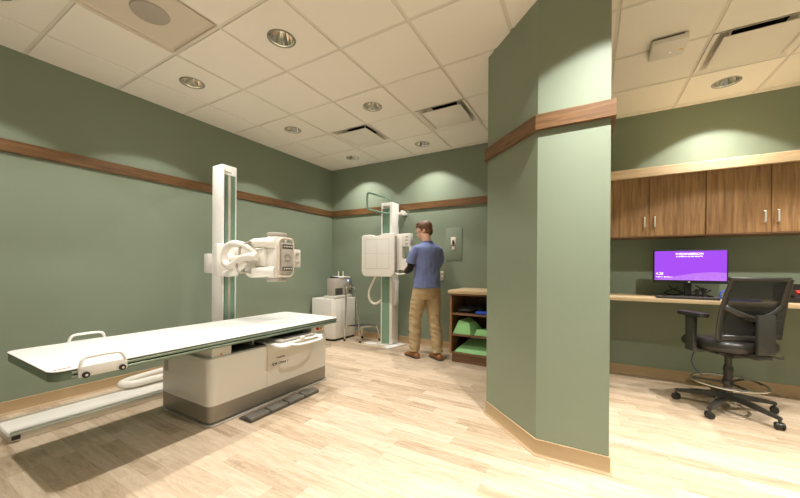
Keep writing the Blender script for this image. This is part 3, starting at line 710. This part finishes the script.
MB().box(-3.550, -3.547, 4.08, 4.12, 1.010, 1.026).build('blue_edge', M_BLUE, bpy.data.objects['hand_switch'])

t = thing('step_stool', 'chrome step stool with black tread and tall handrail by the corner cabinet', 'step stool', (-3.12, 4.25, 0))
sz = 0.235
fl, fr_, bl, br = (-3.375, 4.165), (-3.125, 4.215), (-3.255, 4.44), (-2.99, 4.45)
MB().prism([(-3.365, 4.175), (-3.13, 4.225), (-3.00, 4.435), (-3.245, 4.43)], 'Z', sz, sz+0.022, bev=0.005).build('tread', M_STEPRUB, t)
MB().tube([(-3.375, 4.165, sz+0.008), (-3.125, 4.215, sz+0.008), (-2.99, 4.445, sz+0.008), (-3.25, 4.44, sz+0.008)], 0.014, n=10, closed=True, smooth=0).build('tread_rim', M_STEEL, t)
for (a, b), (c, d) in ((fl, (-3.400, 4.145)), (fr_, (-3.115, 4.175)), (br, (-2.945, 4.47)), (bl, (-3.285, 4.47))):
    lg = MB().tube([(a, b, sz+0.01), ((a+c)/2+0.3*(c-a), (b+d)/2+0.3*(d-b), sz*0.6), (c, d, 0.02)], 0.0125, n=10, smooth=5).build('leg', M_STEEL, t)
    MB().cyl((c, d, 0.0), (c, d, 0.035), 0.018, 0.015, n=14).build('rubber_foot', M_RUBBER, lg)
MB().tube([(-3.395, 4.152, 0.06), (-3.400, 4.17, 0.50), (-3.400, 4.185, 0.82), (-3.372, 4.19, 0.872), (-3.265, 4.195, 0.872), (-3.232, 4.195, 0.83), (-3.175, 4.195, 0.50), (-3.118, 4.180, 0.06)], 0.0125, n=12, smooth=4).build('handrail', M_STEEL, t)

# ------------------------------------------------------------------ open shelf cabinet with positioning sponges
OX0, OX1, OY0, OY1 = -1.520, -0.76, 3.925, 4.50
t = thing('open_shelf_cabinet', 'walnut open shelf cabinet with a light wood top, between the man and partition', 'shelf cabinet', (-1.14, 4.2, 0))
MB().box(OX0-0.022, OX1+0.03, OY0-0.025, BW-0.002, 0.868, 0.908, bev=0.003).build('worktop', M_COUNTER, t)
MB().box(OX0, OX0+0.022, OY0, OY1, 0.110, 0.867).build('side_panel', M_WALNUT, t)
MB().box(OX1-0.022, OX1, OY0, OY1, 0.110, 0.867).build('side_panel', M_WALNUT, t)
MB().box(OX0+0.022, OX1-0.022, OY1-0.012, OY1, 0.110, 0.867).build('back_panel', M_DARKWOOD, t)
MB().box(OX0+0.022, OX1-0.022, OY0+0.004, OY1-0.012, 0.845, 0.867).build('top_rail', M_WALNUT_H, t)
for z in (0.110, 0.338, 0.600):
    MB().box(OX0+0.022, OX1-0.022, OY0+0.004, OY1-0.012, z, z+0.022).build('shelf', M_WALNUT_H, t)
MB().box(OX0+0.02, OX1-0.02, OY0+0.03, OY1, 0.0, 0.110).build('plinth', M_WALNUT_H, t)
def hull(name, pts, m_, label, cat, bev=0.003):
    b = MB(); vs = [b.bm.verts.new(p) for p in pts]
    r_ = bmesh.ops.convex_hull(b.bm, input=vs)
    bmesh.ops.dissolve_limit(b.bm, angle_limit=0.05, verts=b.bm.verts, edges=b.bm.edges)
    if bev: bmesh.ops.bevel(b.bm, geom=b.bm.edges[:], offset=bev, segments=2, affect='EDGES', profile=0.5, clamp_overlap=True)
    return tag(b.build(name, m_, smooth=12), label, cat)
# trapezoid sponge on the middle shelf
z = 0.361
hull('foam_wedge', [(-1.490, 3.95, z), (-1.255, 3.94, z), (-1.12, 4.20, z), (-1.35, 4.25, z), (-1.425, 3.985, z+0.165), (-1.285, 3.975, z+0.145), (-1.235, 4.10, z+0.150), (-1.345, 4.14, z+0.20)], M_FOAM, 'green foam block with sloping sides on the middle shelf', 'foam sponge')
hull('foam_wedge', [(-1.215, 3.96, z), (-0.90, 3.955, z), (-0.90, 4.18, z), (-1.10, 4.18, z), (-1.19, 3.975, z+0.072), (-0.90, 3.97, z+0.072), (-0.90, 4.16, z+0.072), (-1.09, 4.16, z+0.072)], M_FOAM, 'low flat green foam sponge right of the sloping block on the shelf', 'foam sponge')
z = 0.133
hull('foam_wedge', [(-1.470, 3.945, z), (-0.84, 3.945, z), (-0.84, 4.40, z), (-1.30, 4.40, z), (-0.84, 4.40, z+0.185), (-1.30, 4.40, z+0.185), (-1.30, 4.25, z+0.170), (-0.84, 4.25, z+0.170), (-1.440, 3.985, z+0.04), (-0.84, 3.985, z+0.04)], M_FOAM, 'large green foam ramp filling the bottom shelf', 'foam sponge')
# sandbag
z = 0.623
sb = MB()
sb.sph((-1.35, 4.10, z+0.035), 0.13, (1.0, 0.85, 0.30)).sph((-1.26, 4.17, z+0.045), 0.14, (1.0, 0.6, 0.40)).sph((-1.40, 4.06, z+0.025), 0.085, (1.0, 0.8, 0.30)).sph((-1.08, 4.30, z+0.05), 0.15, (1.0, 0.6, 0.50))
o = sb.build('sandbag', M_SAND); baked(o, ('REMESH', dict(mode='VOXEL', voxel_size=0.01)), ('SMOOTH', dict(iterations=4)))
tag(o, 'dark vinyl sandbags slumped on the top shelf of the open cabinet', 'sandbag')
for v in o.data.vertices: v.co.z = max(v.co.z, z+0.001)
tag(MB().box(-1.20, -0.90, 3.95, 4.08, z, z+0.034, bev=0.006).build('blue_pad', M_BLUE), 'bright blue flat pad at the right of the top shelf', 'pad')

# ------------------------------------------------------------------ plates on the back wall
t = thing('switch_panel', 'tall green painted wall panel with a small pale rotary switch', 'wall switch', (-1.70, BW, 1.53))
MB().box(-1.825, -1.575, BW-0.007, BW, 1.300, 1.765, bev=0.004).build('panel', M_GREEN, t)
MB().box(-1.745, -1.668, BW-0.014, BW-0.006, 1.525, 1.635, bev=0.003).build('switch_plate', M_PALE, t)
MB().box(-1.715, -1.690, BW-0.034, BW-0.018, 1.530, 1.590, bev=0.004).build('switch_lever', M_BLACK, t)
MB().box(-1.725, -1.682, BW-0.012, BW-0.006, 1.450, 1.512, bev=0.010).build('tag_label', M_PALE, t)
MB().cyl((-1.703, BW-0.016, 1.508), (-1.703, BW-0.018, 1.508), 0.012, n=16).build('red_light', mat('pink_lens', (0.7, 0.2, 0.15), 0.4), t)
t = thing('wall_outlet', 'small white outlet plate on the back wall just right of the man', 'outlet', (-1.875, BW, 1.06))
MB().box(-1.905, -1.862, BW-0.006, BW, 1.00, 1.140, bev=0.003).build('plate', M_PALE, t)
for z in (1.040, 1.098): MB().box(-1.896, -1.871, BW-0.008, BW-0.006, z-0.014, z+0.014, bev=0.003).build('socket', M_LGREY, t)

# ------------------------------------------------------------------ man
TH = math.radians(60)
man = thing('person', 'man in blue scrub top and khaki trousers with back turned, reaching to the x-ray stand', 'person', (-1.845, 3.935, 0), TH)
VOX = lambda s_, it: (('REMESH', dict(mode='VOXEL', voxel_size=s_)), ('SMOOTH', dict(iterations=it, factor=0.5)))
HR = Matrix.Rotation(math.radians(42), 3, 'Z') @ Matrix.Rotation(math.radians(-16), 3, 'X')
HC = Vector((0.0, 0.075, 1.675))
def hp_(x, y, z): return HC + HR @ Vector((x, y, z))
def ell(cx, cy, z, rx, ry, n=24): return [Vector((cx+rx*math.cos(2*PI*j/n), cy+ry*math.sin(2*PI*j/n), z)) for j in range(n)]
LEGS = [[(-0.088, 0.01, 0.93), (-0.100, 0.065, 0.72), (-0.112, 0.105, 0.50), (-0.118, 0.105, 0.30), (-0.122, 0.105, 0.085)],
        [(0.088, -0.005, 0.93), (0.092, -0.012, 0.72), (0.094, -0.035, 0.50), (0.092, -0.085, 0.30), (0.090, -0.125, 0.085)]]
ARMS = [[(-0.168, 0.0, 1.440), (-0.225, 0.010, 1.33), (-0.235, 0.045, 1.185), (-0.205, 0.165, 1.150), (-0.165, 0.265, 1.155)],
        [(0.168, 0.0, 1.440), (0.225, 0.03, 1.33), (0.225, 0.085, 1.20), (0.165, 0.20, 1.18), (0.105, 0.300, 1.185)]]
b = MB()
b.sph(HC+HR@Vector((0, -0.012, 0.035)), 0.100, (0.80, 1.0, 0.92), rot=HR, n=24)
b.sph(HC+HR@Vector((0, 0.018, -0.045)), 0.078, (0.80, 0.92, 0.95), rot=HR, n=20)
b.sph(hp_(0, 0.045, -0.088), 0.036, (1.1, 0.9, 0.8))
b.cyl(hp_(0, 0.082, 0.012), hp_(0, 0.108, -0.030), 0.008, 0.015, n=10)       # nose
b.sph(hp_(0, 0.088, -0.058), 0.018, (1.3, 0.7, 0.5))                        # lips
b.sph(hp_(0, 0.076, 0.026), 0.03, (1.9, 0.6, 0.45))                         # brow
for sx in (-1, 1): b.sph(hp_(sx*0.078, -0.012, -0.012), 0.030, (0.35, 0.65, 1.0))   # ears
b.tube([(0, -0.005, 1.44), (0, 0.01, 1.53), (0, 0.045, 1.62)], [0.075, 0.060, 0.060], n=16)
b.loft([ell(0, 0, z, rx, ry) for z, rx, ry in ((0.84, 0.12, 0.10), (0.93, 0.155, 0.105), (1.08, 0.14, 0.09), (1.25, 0.165, 0.10), (1.40, 0.18, 0.095), (1.47, 0.13, 0.075), (1.50, 0.07, 0.06))])
for L_ in LEGS: b.tube(L_, [0.082, 0.075, 0.056, 0.05, 0.040], n=16)
for A_ in ARMS:
    b.tube(A_, [0.055, 0.046, 0.038, 0.034, 0.026], n=14)
    wr = Vector(A_[-1]); d = (wr-Vector(A_[-2])).normalized()
    side = Vector((-1 if A_ is ARMS[0] else 1, 0, 0)); sdv = d.cross(Vector((0, 0, 1))).normalized(); upv = sdv.cross(d)
    b.sph(wr+d*0.040, 0.040, (0.9, 1.1, 0.55))
    for k in range(4):
        o_ = sdv*(-0.027+0.018*k); ln_ = (0.060, 0.070, 0.066, 0.052)[k]
        b.tube([wr+d*0.060+o_, wr+d*(0.062+ln_*0.5)+o_*1.1, wr+d*(0.062+ln_*0.85)+o_*1.1-upv*0.020], [0.0105, 0.0098, 0.0088], n=8)
    b.tube([wr+d*0.02-side*0.028, wr+d*0.055-side*0.052-upv*0.006, wr+d*0.085-side*0.055-upv*0.018], [0.013, 0.011, 0.009], n=8)
body = b.build('body', M_SKIN, man, local=True); baked(body, *VOX(0.0065, 3))
# hair
h = MB()
h.sph(HC+HR@Vector((0, -0.026, 0.052)), 0.103, (0.86, 1.0, 0.88), rot=HR, n=24)
h.sph(HC+HR@Vector((0, -0.055, 0.000)), 0.080, (0.90, 0.80, 1.05), rot=HR, n=20)
h.sph(HC+HR@Vector((0, 0.058, 0.088)), 0.045, (1.35, 0.8, 0.6), rot=HR)
h.sph(HC+HR@Vector((0, 0.035, 0.115)), 0.050, (1.25, 1.0, 0.5), rot=HR)
for sx in (-1, 1): h.sph(hp_(sx*0.066, 0.012, 0.028), 0.022, (0.6, 0.8, 1.5))
ho = h.build('hair', M_HAIR, man, local=True); baked(ho, *VOX(0.007, 2))
for sx in (-1, 1):
    MB().sph(hp_(sx*0.030, 0.0755, 0.006), 0.010).build('eye', M_WHITE, man, local=True)
# scrub top
s_ = MB()
s_.loft([ell(0, oy, z, rx, ry, 32) for z, rx, ry, oy in ((0.925, 0.205, 0.150, 0.005), (0.99, 0.197, 0.143, 0.002), (1.08, 0.188, 0.130, 0.0), (1.18, 0.188, 0.128, 0.0), (1.30, 0.198, 0.128, -0.004), (1.40, 0.205, 0.122, -0.008), (1.455, 0.190, 0.105, -0.010), (1.495, 0.130, 0.086, -0.006), (1.520, 0.085, 0.075, 0.0))])
for A_ in ARMS:
    s_.tube([A_[0], Vector(A_[1]), Vector(A_[1]).lerp(Vector(A_[2]), 0.55)], [0.062, 0.063, 0.070], n=18)
    s_.sph(Vector(A_[0])+Vector((-A_[0][0]*0.12, 0, -0.020)), 0.068)
so = s_.build('scrub_top', M_SCRUB, man, local=True); baked(so, *VOX(0.009, 3))
for v in so.data.vertices:      # cloth folds
    p = v.co; k = 0.010*mnoise.noise(Vector((p.x*9, p.y*9, p.z*5+p.x*6)))+0.006*mnoise.noise(Vector((p.x*24, p.y*24, p.z*10)))
    n_ = Vector((p.x, p.y, 0)); n_ = n_.normalized() if n_.length > 0.01 else n_; v.co = p + n_*k
MB().tube([(0.07*math.cos(a), 0.005+0.068*math.sin(a), 1.522-0.012*math.sin(a)) for a in [2*PI*i/16 for i in range(16)]], 0.008, n=8, closed=True, smooth=0).build('neckline', M_SCRUB, so, local=True)
for A_ in ARMS:
    e = Vector(A_[1]).lerp(Vector(A_[2]), 0.45)
    MB().tube([e, A_[2], A_[3], Vector(A_[3]).lerp(Vector(A_[4]), 0.45)], [0.049, 0.047, 0.042, 0.036], n=16).build('black_sleeve', M_SLEEVE, man, local=True, smooth=60)
# trousers
p_ = MB()
p_.loft([ell(0, 0, z, rx, ry, 28) for z, rx, ry in ((0.78, 0.155, 0.105), (0.86, 0.180, 0.125), (0.94, 0.183, 0.130), (1.02, 0.172, 0.120))])
for L_ in LEGS:
    Q = list(L_)
    p_.tube(Q, [0.105, 0.100, 0.080, 0.074, 0.070], n=18)
po = p_.build('trousers', M_KHAKI, man, local=True); baked(po, *VOX(0.009, 3))
for v in po.data.vertices:
    p = v.co
    if p.z < 0.88:
        cx, cy = (-0.11, 0.1) if p.x < 0 else (0.092, -0.05)
        amp = 0.004 + 0.005*max(0, 1-abs(p.z-0.42)/0.18) + 0.004*max(0, 1-abs(p.z-0.12)/0.12)
        n_ = Vector((p.x-cx, p.y-cy, 0)); n_ = n_.normalized() if n_.length > 0.01 else n_
        v.co = p + n_*amp*2.2*mnoise.noise(Vector((p.x*11, p.y*11, p.z*26+p.x*14)))
MB().tube([(0.172*math.cos(a), 0.120*math.sin(a), 0.985) for a in [2*PI*i/24 for i in range(24)]], 0.014, n=8, closed=True, smooth=0).build('belt', M_DGREY, po, local=True)
# shoes
for (ax, ay, az), ang in (((-0.122, 0.105, 0), 4), ((0.090, -0.125, 0), -8)):
    sh = MB()
    R_ = Matrix.Rotation(math.radians(ang), 3, 'Z')
    sh.loft([[Vector((ax, ay, 0)) + R_ @ Vector((w_*math.cos(2*PI*j/18), y_, max(0.014, h_*(0.5+0.5*math.sin(2*PI*j/18))))) for j in range(18)]
             for y_, w_, h_ in ((-0.085, 0.020, 0.050), (-0.078, 0.032, 0.072), (-0.04, 0.040, 0.088), (0.02, 0.040, 0.092), (0.07, 0.043, 0.074), (0.12, 0.049, 0.058), (0.165, 0.044, 0.046), (0.192, 0.028, 0.034), (0.200, 0.014, 0.024))])
    so_ = sh.build('shoe', M_LEATHER, man, local=True, smooth=60)
    sl = MB(); ol = [(-0.088, 0.022), (-0.06, 0.040), (0.02, 0.041), (0.12, 0.052), (0.175, 0.044), (0.205, 0.016)]
    pol = [(w_, y_) for y_, w_ in ol] + [(-w_, y_) for y_, w_ in reversed(ol)]
    sl.prism(pol, 'Z', 0.0, 0.016, bev=0.002); sl.xf(Matrix.Translation((ax, ay, 0)) @ R_.to_4x4())
    sl.build('sole', M_PALE if False else M_DGREY, so_, local=True)

# ------------------------------------------------------------------ desk side: countertop, wall cabinets
tag(MB().box(PX1+0.002, RW-0.002, 3.975, BW-0.002, 0.872, 0.910, bev=0.003).build('countertop', M_COUNTER), 'light maple countertop running along the wall under the wall cabinets', 'countertop')
UY = 4.206; UZ0, UZ1 = 1.520, 2.140
def cabinet(x0, x1, seam, label, hx):
    t = thing('wall_cabinet', label, 'wall cabinet', ((x0+x1)/2, (UY+BW)/2, UZ0), group='walnut wall cabinets')
    MB().box(x0, x1, UY+0.022, BW-0.002, UZ0+0.012, UZ1+0.09).build('body', M_WALNUT, t)
    MB().box(x0, x1, UY+0.004, BW-0.004, UZ0, UZ0+0.012).build('bottom_panel', M_WALNUT_H, t)
    for a, b, h in ((x0+0.0015, seam-0.0015, hx[0]), (seam+0.0015, x1-0.0015, hx[1])):
        d = MB().box(a, b, UY, UY+0.020, UZ0+0.012, UZ1, bev=0.0015, seg=1).build('door', M_WALNUT, t)
        MB().tube([(h, UY+0.002, 1.622), (h, UY-0.026, 1.624), (h, UY-0.030, 1.632), (h, UY-0.030, 1.712), (h, UY-0.026, 1.720), (h, UY+0.002, 1.722)], 0.0065, n=10, smooth=3).build('handle', M_NICKEL, d)
    return t
cabinet(PX1+0.002, 0.974, 0.536, 'walnut wall cabinet next to the partition, above the monitor', (0.497, 0.580))
cabinet(0.978, 1.862, 1.417, 'walnut wall cabinet above the office chair', (1.372, 1.456))
cabinet(1.866, RW-0.004, 2.25, 'walnut wall cabinet farthest right, beyond the frame', (2.20, 2.30))
struct(MB().prism([(UY+0.020, 2.140), (UY-0.032, 2.134), (UY-0.036, 2.140), (UY-0.010, 2.232), (UY+0.002, 2.238), (UY+0.020, 2.238)], 'X', PX1+0.002, RW-0.002).build('trim_6', M_CROWN))
struct(MB().box(PX1+0.002, RW-0.002, UY+0.018, BW-0.002, 2.231, 2.238).build('trim_7', M_CROWN))

# monitor
t = thing('computer_monitor', 'black framed monitor with a purple lock screen on the counter', 'monitor', (0.862, 4.27, 0.910))
mz0, mz1, mx0, mx1, my = 1.052, 1.385, 0.577, 1.147, 4.238
MB().box(mx0, mx1, my, my+0.035, mz0, mz1, bev=0.005).build('bezel', M_BLACK, t)
sc = MB().box(mx0+0.012, mx1-0.012, my-0.0015, my+0.002, mz0+0.030, mz1-0.012).build('screen', M_SCREEN, t)
RYm = Matrix(((1, 0, 0), (0, 0, -1), (0, 1, 0)))
text('SWEDISHAMERICAN', 0.027, M_WINK, sc, (0.862, my-0.0018, 1.335), RYm, align='CENTER', bold=0.0006, sx=0.86)
text('A DIVISION OF UW HEALTH', 0.016, M_WINK, sc, (0.862, my-0.0018, 1.313), RYm, align='CENTER', bold=0.0006)
text('4:28', 0.040, M_WINK, sc, (0.598, my-0.0018, 1.133), RYm, sx=0.9)
text('TUESDAY, MARCH 26', 0.014, M_WINK, sc, (0.598, my-0.0018, 1.108), RYm, bold=0.0004)
MB().cyl((0.862, my-0.001, 1.066), (0.862, my+0.001, 1.066), 0.007, n=20).build('badge', M_PALE, t)
MB().box(0.835, 0.889, my+0.033, my+0.060, 0.93, 1.20, bev=0.006).build('stand_neck', M_BLACK, t)
MB().box(0.755, 0.969, my-0.035, my+0.125, 0.910, 0.924, bev=0.005).build('stand_foot', M_BLACK, t)
# small clutter beneath: cables
cb_ = MB()
for k, (x, dx, zt) in enumerate(((0.72, 0.03, 1.04), (0.80, -0.04, 1.02), (0.93, 0.05, 1.05), (0.99, -0.03, 1.03), (1.03, 0.02, 1.0))):
    cb_.tube([(x, my+0.10, zt-0.02), (x+dx, my+0.11, 0.985), (x-dx, my+0.13, 0.945), (x+dx*2, my+0.15, 0.920), (x+dx*3, my+0.19, 0.918)], 0.006, n=8)
tag(cb_.build('monitor_cables', M_BLACK), 'tangle of black cables hanging under the monitor', 'cables')
t = thing('webcam_stand', 'small dark device with clips standing under the monitor', 'device', (0.93, 4.18, 0.910))
MB().box(0.885, 0.975, 4.150, 4.200, 0.910, 0.922, bev=0.003).build('foot', M_BLACK, t)
MB().cyl((0.915, 4.175, 0.92), (0.905, 4.175, 1.00), 0.012, 0.018, n=14).build('clip', M_BLACK, t)
MB().cyl((0.950, 4.175, 0.92), (0.965, 4.175, 1.01), 0.012, 0.020, n=14).build('clip', M_BLACK, t)
tag(MB().tube([(1.10, 4.24, 0.92), (1.085, 4.23, 0.955), (1.105, 4.225, 0.985), (1.135, 4.23, 0.985), (1.14, 4.235, 0.95), (1.12, 4.25, 0.918), (1.08, 4.27, 0.918)], 0.006, n=8).build('blue_cable', M_BLUE), 'coiled blue cable at the right end of the monitor', 'cable')
t = thing('keyboard', 'flat black keyboard lying on the counter in front of the monitor', 'keyboard', (0.80, 4.06, 0.910))
MB().box(0.575, 1.030, 3.990, 4.120, 0.910, 0.926, bev=0.004).build('case', M_BLACK, t)
kk = MB()
for r_ in range(5):
    for c_ in range(18): kk.box(0.584+c_*0.0246, 0.605+c_*0.0246, 3.998+r_*0.0235, 4.018+r_*0.0235, 0.926, 0.931)
kk.build('keys', M_DGREY, t)
tag(MB().box(1.09, 1.30, 4.02, 4.10, 0.910, 0.922, bev=0.003).build('blue_folder', M_BLUE), 'blue strip-like pad lying on the counter behind the chair back', 'pad')
# phone
t = thing('desk_phone', 'black desk telephone with a red label, right of the chair', 'telephone', (1.60, 4.24, 0.910))
MB().loft([[Vector((x, y, z)) for y, z in ((4.10, 0.911), (4.34, 0.911), (4.34, 1.060), (4.31, 1.065), (4.10, 0.945))] for x in (1.475, 1.74)]).build('body', M_BLACK, t)
hs_ = MB().tube([(1.500, 4.11, 0.975), (1.503, 4.15, 1.005), (1.510, 4.21, 1.050), (1.518, 4.27, 1.085), (1.520, 4.30, 1.090)], [0.032, 0.030, 0.026, 0.030, 0.034], n=14)
hs_.build('handset', M_BLACK, t)
MB().box(1.560, 1.69, 4.150, 4.195, 0.985, 1.006, bev=0.002, rot=Matrix.Rotation(math.radians(30), 3, 'X')).build('red_label', M_RED, t, label='orange red label')
MB().box(1.600, 1.70, 4.29, 4.33, 1.03, 1.05, bev=0.004).build('display', M_DGREY, t)

# ------------------------------------------------------------------ drafting chair (local frame: faces +Y)
ch = thing('office_chair', 'black mesh back drafting chair with arms, foot ring and five casters', 'office chair', (1.030, 3.80, 0), math.radians(31))
RZ = ch.rotation_euler.z
for k in range(5):
    a = math.radians(165+72*k)-RZ; d = Vector((math.cos(a), math.sin(a), 0)); s1 = Vector((-d.y, d.x, 0))
    rings = []
    for r_, hw, zb, zt in ((0.03, 0.030, 0.105, 0.150), (0.12, 0.026, 0.100, 0.140), (0.27, 0.021, 0.082, 0.112), (0.345, 0.018, 0.074, 0.096)):
        rings.append([d*r_ + s1*u_ + Vector((0, 0, z_)) for u_, z_ in ((-hw, zb), (-hw*0.75, zt-0.004), (-hw*0.3, zt), (hw*0.3, zt), (hw*0.75, zt-0.004), (hw, zb))])
    lg = MB().loft(rings).build('base_leg', M_FRAME, ch, local=True)
    cpos = d*0.338 + Vector((0, 0, 0.028))
    wd = (s1*0.8+d*0.6).normalized()
    cs = MB().cyl(cpos+Vector((0, 0, 0.012)), cpos+Vector((0, 0, 0.055)), 0.010, n=12)
    cs.cyl(cpos-wd*0.008, cpos+wd*0.008, 0.024, n=20)
    co = cs.build('caster', M_FRAME, lg, local=True)
    for s2 in (-1, 1):
        MB().cyl(cpos+wd*(0.010*s2), cpos+wd*(0.026*s2), 0.028, 0.026, n=24, bev=0.004).build('wheel', M_BLACK, lg, local=True)
MB().cyl((0, 0, 0.085), (0, 0, 0.155), 0.042, 0.036, n=28, bev=0.004).build('base_hub', M_FRAME, ch, local=True)
MB().cyl((0, 0, 0.15), (0, 0, 0.36), 0.030, n=24).cyl((0, 0, 0.34), (0, 0, 0.375), 0.034, 0.030, n=24).cyl((0, 0, 0.36), (0, 0, 0.49), 0.024, n=20).build('gas_post', M_FRAME, ch, local=True)
rg = MB().tube([(0.235*math.cos(a), 0.235*math.sin(a), 0.238) for a in [2*PI*i/48 for i in range(48)]], 0.0105, n=10, closed=True, smooth=0).build('foot_ring', M_STEEL, ch, local=True)
sp_ = MB().cyl((0, 0, 0.215), (0, 0, 0.262), 0.040, n=24, bev=0.004)
for a in (20, 140, 260):
    a = math.radians(a); sp_.box(0.03, 0.232, -0.012, 0.012, 0.228, 0.242, bev=0.003, rot=Matrix.Rotation(a, 3, 'Z'), about=(0, 0, 0.235))
sp_.build('ring_spokes', M_FRAME, rg, local=True)
# mechanism
MB().box(-0.11, 0.11, -0.15, 0.14, 0.475, 0.530, bev=0.01).box(-0.18, 0.18, -0.10, -0.06, 0.495, 0.530, bev=0.005).box(-0.18, 0.18, 0.08, 0.11, 0.505, 0.535, bev=0.005).build('tilt_mechanism', M_BLACK, ch, local=True)
MB().tube([(0.10, -0.08, 0.495), (0.20, -0.10, 0.490), (0.28, -0.13, 0.475), (0.31, -0.14, 0.475)], [0.006, 0.006, 0.008, 0.010], n=10).build('lever', M_BLACK, ch, local=True)
MB().tube([(-0.10, 0.05, 0.495), (-0.22, 0.04, 0.490)], [0.006, 0.008], n=10, smooth=0).build('lever', M_BLACK, ch, local=True)
MB().tube([(-0.20, 0.10, 0.470), (-0.225, 0.10, 0.40), (-0.20, 0.10, 0.33), (-0.15, 0.08, 0.27)], 0.004, n=8).build('hanging_cord', M_BLUECAB, ch, local=True)
# seat
n = 40; rings = []
for z, sc_ in ((0.528, 0.84), (0.530, 0.92), (0.545, 0.985), (0.572, 1.0), (0.597, 0.99), (0.615, 0.94), (0.626, 0.80), (0.629, 0.5), (0.627, 0.1)):
    rr = []
    for j in range(n):
        a = 2*PI*j/n; c_, s_2 = math.cos(a), math.sin(a)
        x = 0.262*math.copysign(abs(c_)**0.55, c_)*sc_; y = 0.252*math.copysign(abs(s_2)**0.6, s_2)*sc_
        zz = z - (0.035*max(0, (y-0.10)/0.14)**2 if z > 0.585 else 0.015*max(0, (y-0.10)/0.14)) - 0.010*(1-min(1, abs(x)/0.2))*(z > 0.61)
        rr.append(Vector((x, y+0.01, zz)))
    rings.append(rr)
MB().loft(rings).build('seat', M_CHLEATH, ch, local=True, smooth=60)
# backrest: outer frame with curved net
def back_pt(u, v):      # u -1..1 across, v 0..1 up
    z = 0.625+0.500*v; hw = 0.238+0.012*math.sin(PI*min(1, v*1.0))+0.004*v
    y = -0.190-0.115*v + 0.05*math.sin(PI*v*0.9)*0.4 + 0.055*u*u
    return Vector((u*hw, y, z))
fr = MB(); N_ = 14
def strip(path, w_, d_):
    rings = []
    for i, (u, v) in enumerate(path):
        p = back_pt(u, v)
        a = back_pt(*path[max(0, i-1)]); c_ = back_pt(*path[min(len(path)-1, i+1)]); t_ = (c_-a).normalized()
        nrm = Vector((0.35*u, 1, 0.1)).normalized(); s2 = t_.cross(nrm).normalized()
        ww = w_(i/(len(path)-1)) if callable(w_) else w_
        rings.append([p + s2*ww*math.cos(q)+nrm*d_*math.sin(q) for q in [2*PI*k/12 for k in range(12)]])
    fr.loft(rings)
for u_ in (-0.93, 0.93): strip([(u_, 0.02+0.96*i/N_) for i in range(N_+1)], lambda s_: 0.052-0.026*s_, 0.014)
strip([(-1+2*i/N_, 0.985) for i in range(N_+1)], 0.016, 0.014)
strip([(-1+2*i/N_, 0.03) for i in range(N_+1)], 0.030, 0.014)
strip([(-0.95+1.9*i/N_, 0.36+0.20*(abs(-1+2*i/N_))**1.6) for i in range(N_+1)], 0.024, 0.018)
bf = fr.build('back_frame', M_FRAME, ch, local=True, smooth=60)
nb = bmesh.new(); G_ = [[nb.verts.new(back_pt(-0.97+1.94*i/16, 0.03+0.94*j/12)+Vector((0, 0.004, 0))) for j in range(13)] for i in range(17)]
G2 = [[nb.verts.new(v.co+Vector((0, -0.002, 0))) for v in r_] for r_ in G_]
for i in range(16):
    for j in range(12):
        nb.faces.new((G_[i][j], G_[i+1][j], G_[i+1][j+1], G_[i][j+1])); nb.faces.new((G2[i][j+1], G2[i+1][j+1], G2[i+1][j], G2[i][j]))
x_ = MB(); x_._merge(nb); x_.build('back_net', M_NET, bf, local=True, smooth=60)
# rear bracket and lumbar block
MB().box(-0.078, 0.060, -0.300, -0.272, 0.54, 0.845, bev=0.008).box(-0.06, 0.06, -0.28, -0.10, 0.495, 0.535, bev=0.008).build('back_bracket', M_FRAME, ch, local=True)
MB().box(0.06, 0.16, -0.262, -0.235, 0.68, 0.80, bev=0.01).build('lumbar_pad', M_BLACK, bf, local=True)
for sx in (-1, 1):
    ar_ = MB()
    ar_.box(sx*0.300-0.018, sx*0.300+0.018, -0.015, 0.065, 0.505, 0.800, bev=0.006)
    ar_.box(min(sx*0.10, sx*0.31), max(sx*0.10, sx*0.31), -0.010, 0.055, 0.500, 0.526, bev=0.004)
    ao = ar_.build('armrest', M_FRAME, ch, local=True)
    pd = MB().prism(rrect(sx*0.296-0.048, sx*0.296+0.048, -0.110, 0.140, 0.042, 6), 'Z', 0.798, 0.832, bev=0.008)
    pd.build('arm_pad', M_BLACK, ao, local=True)
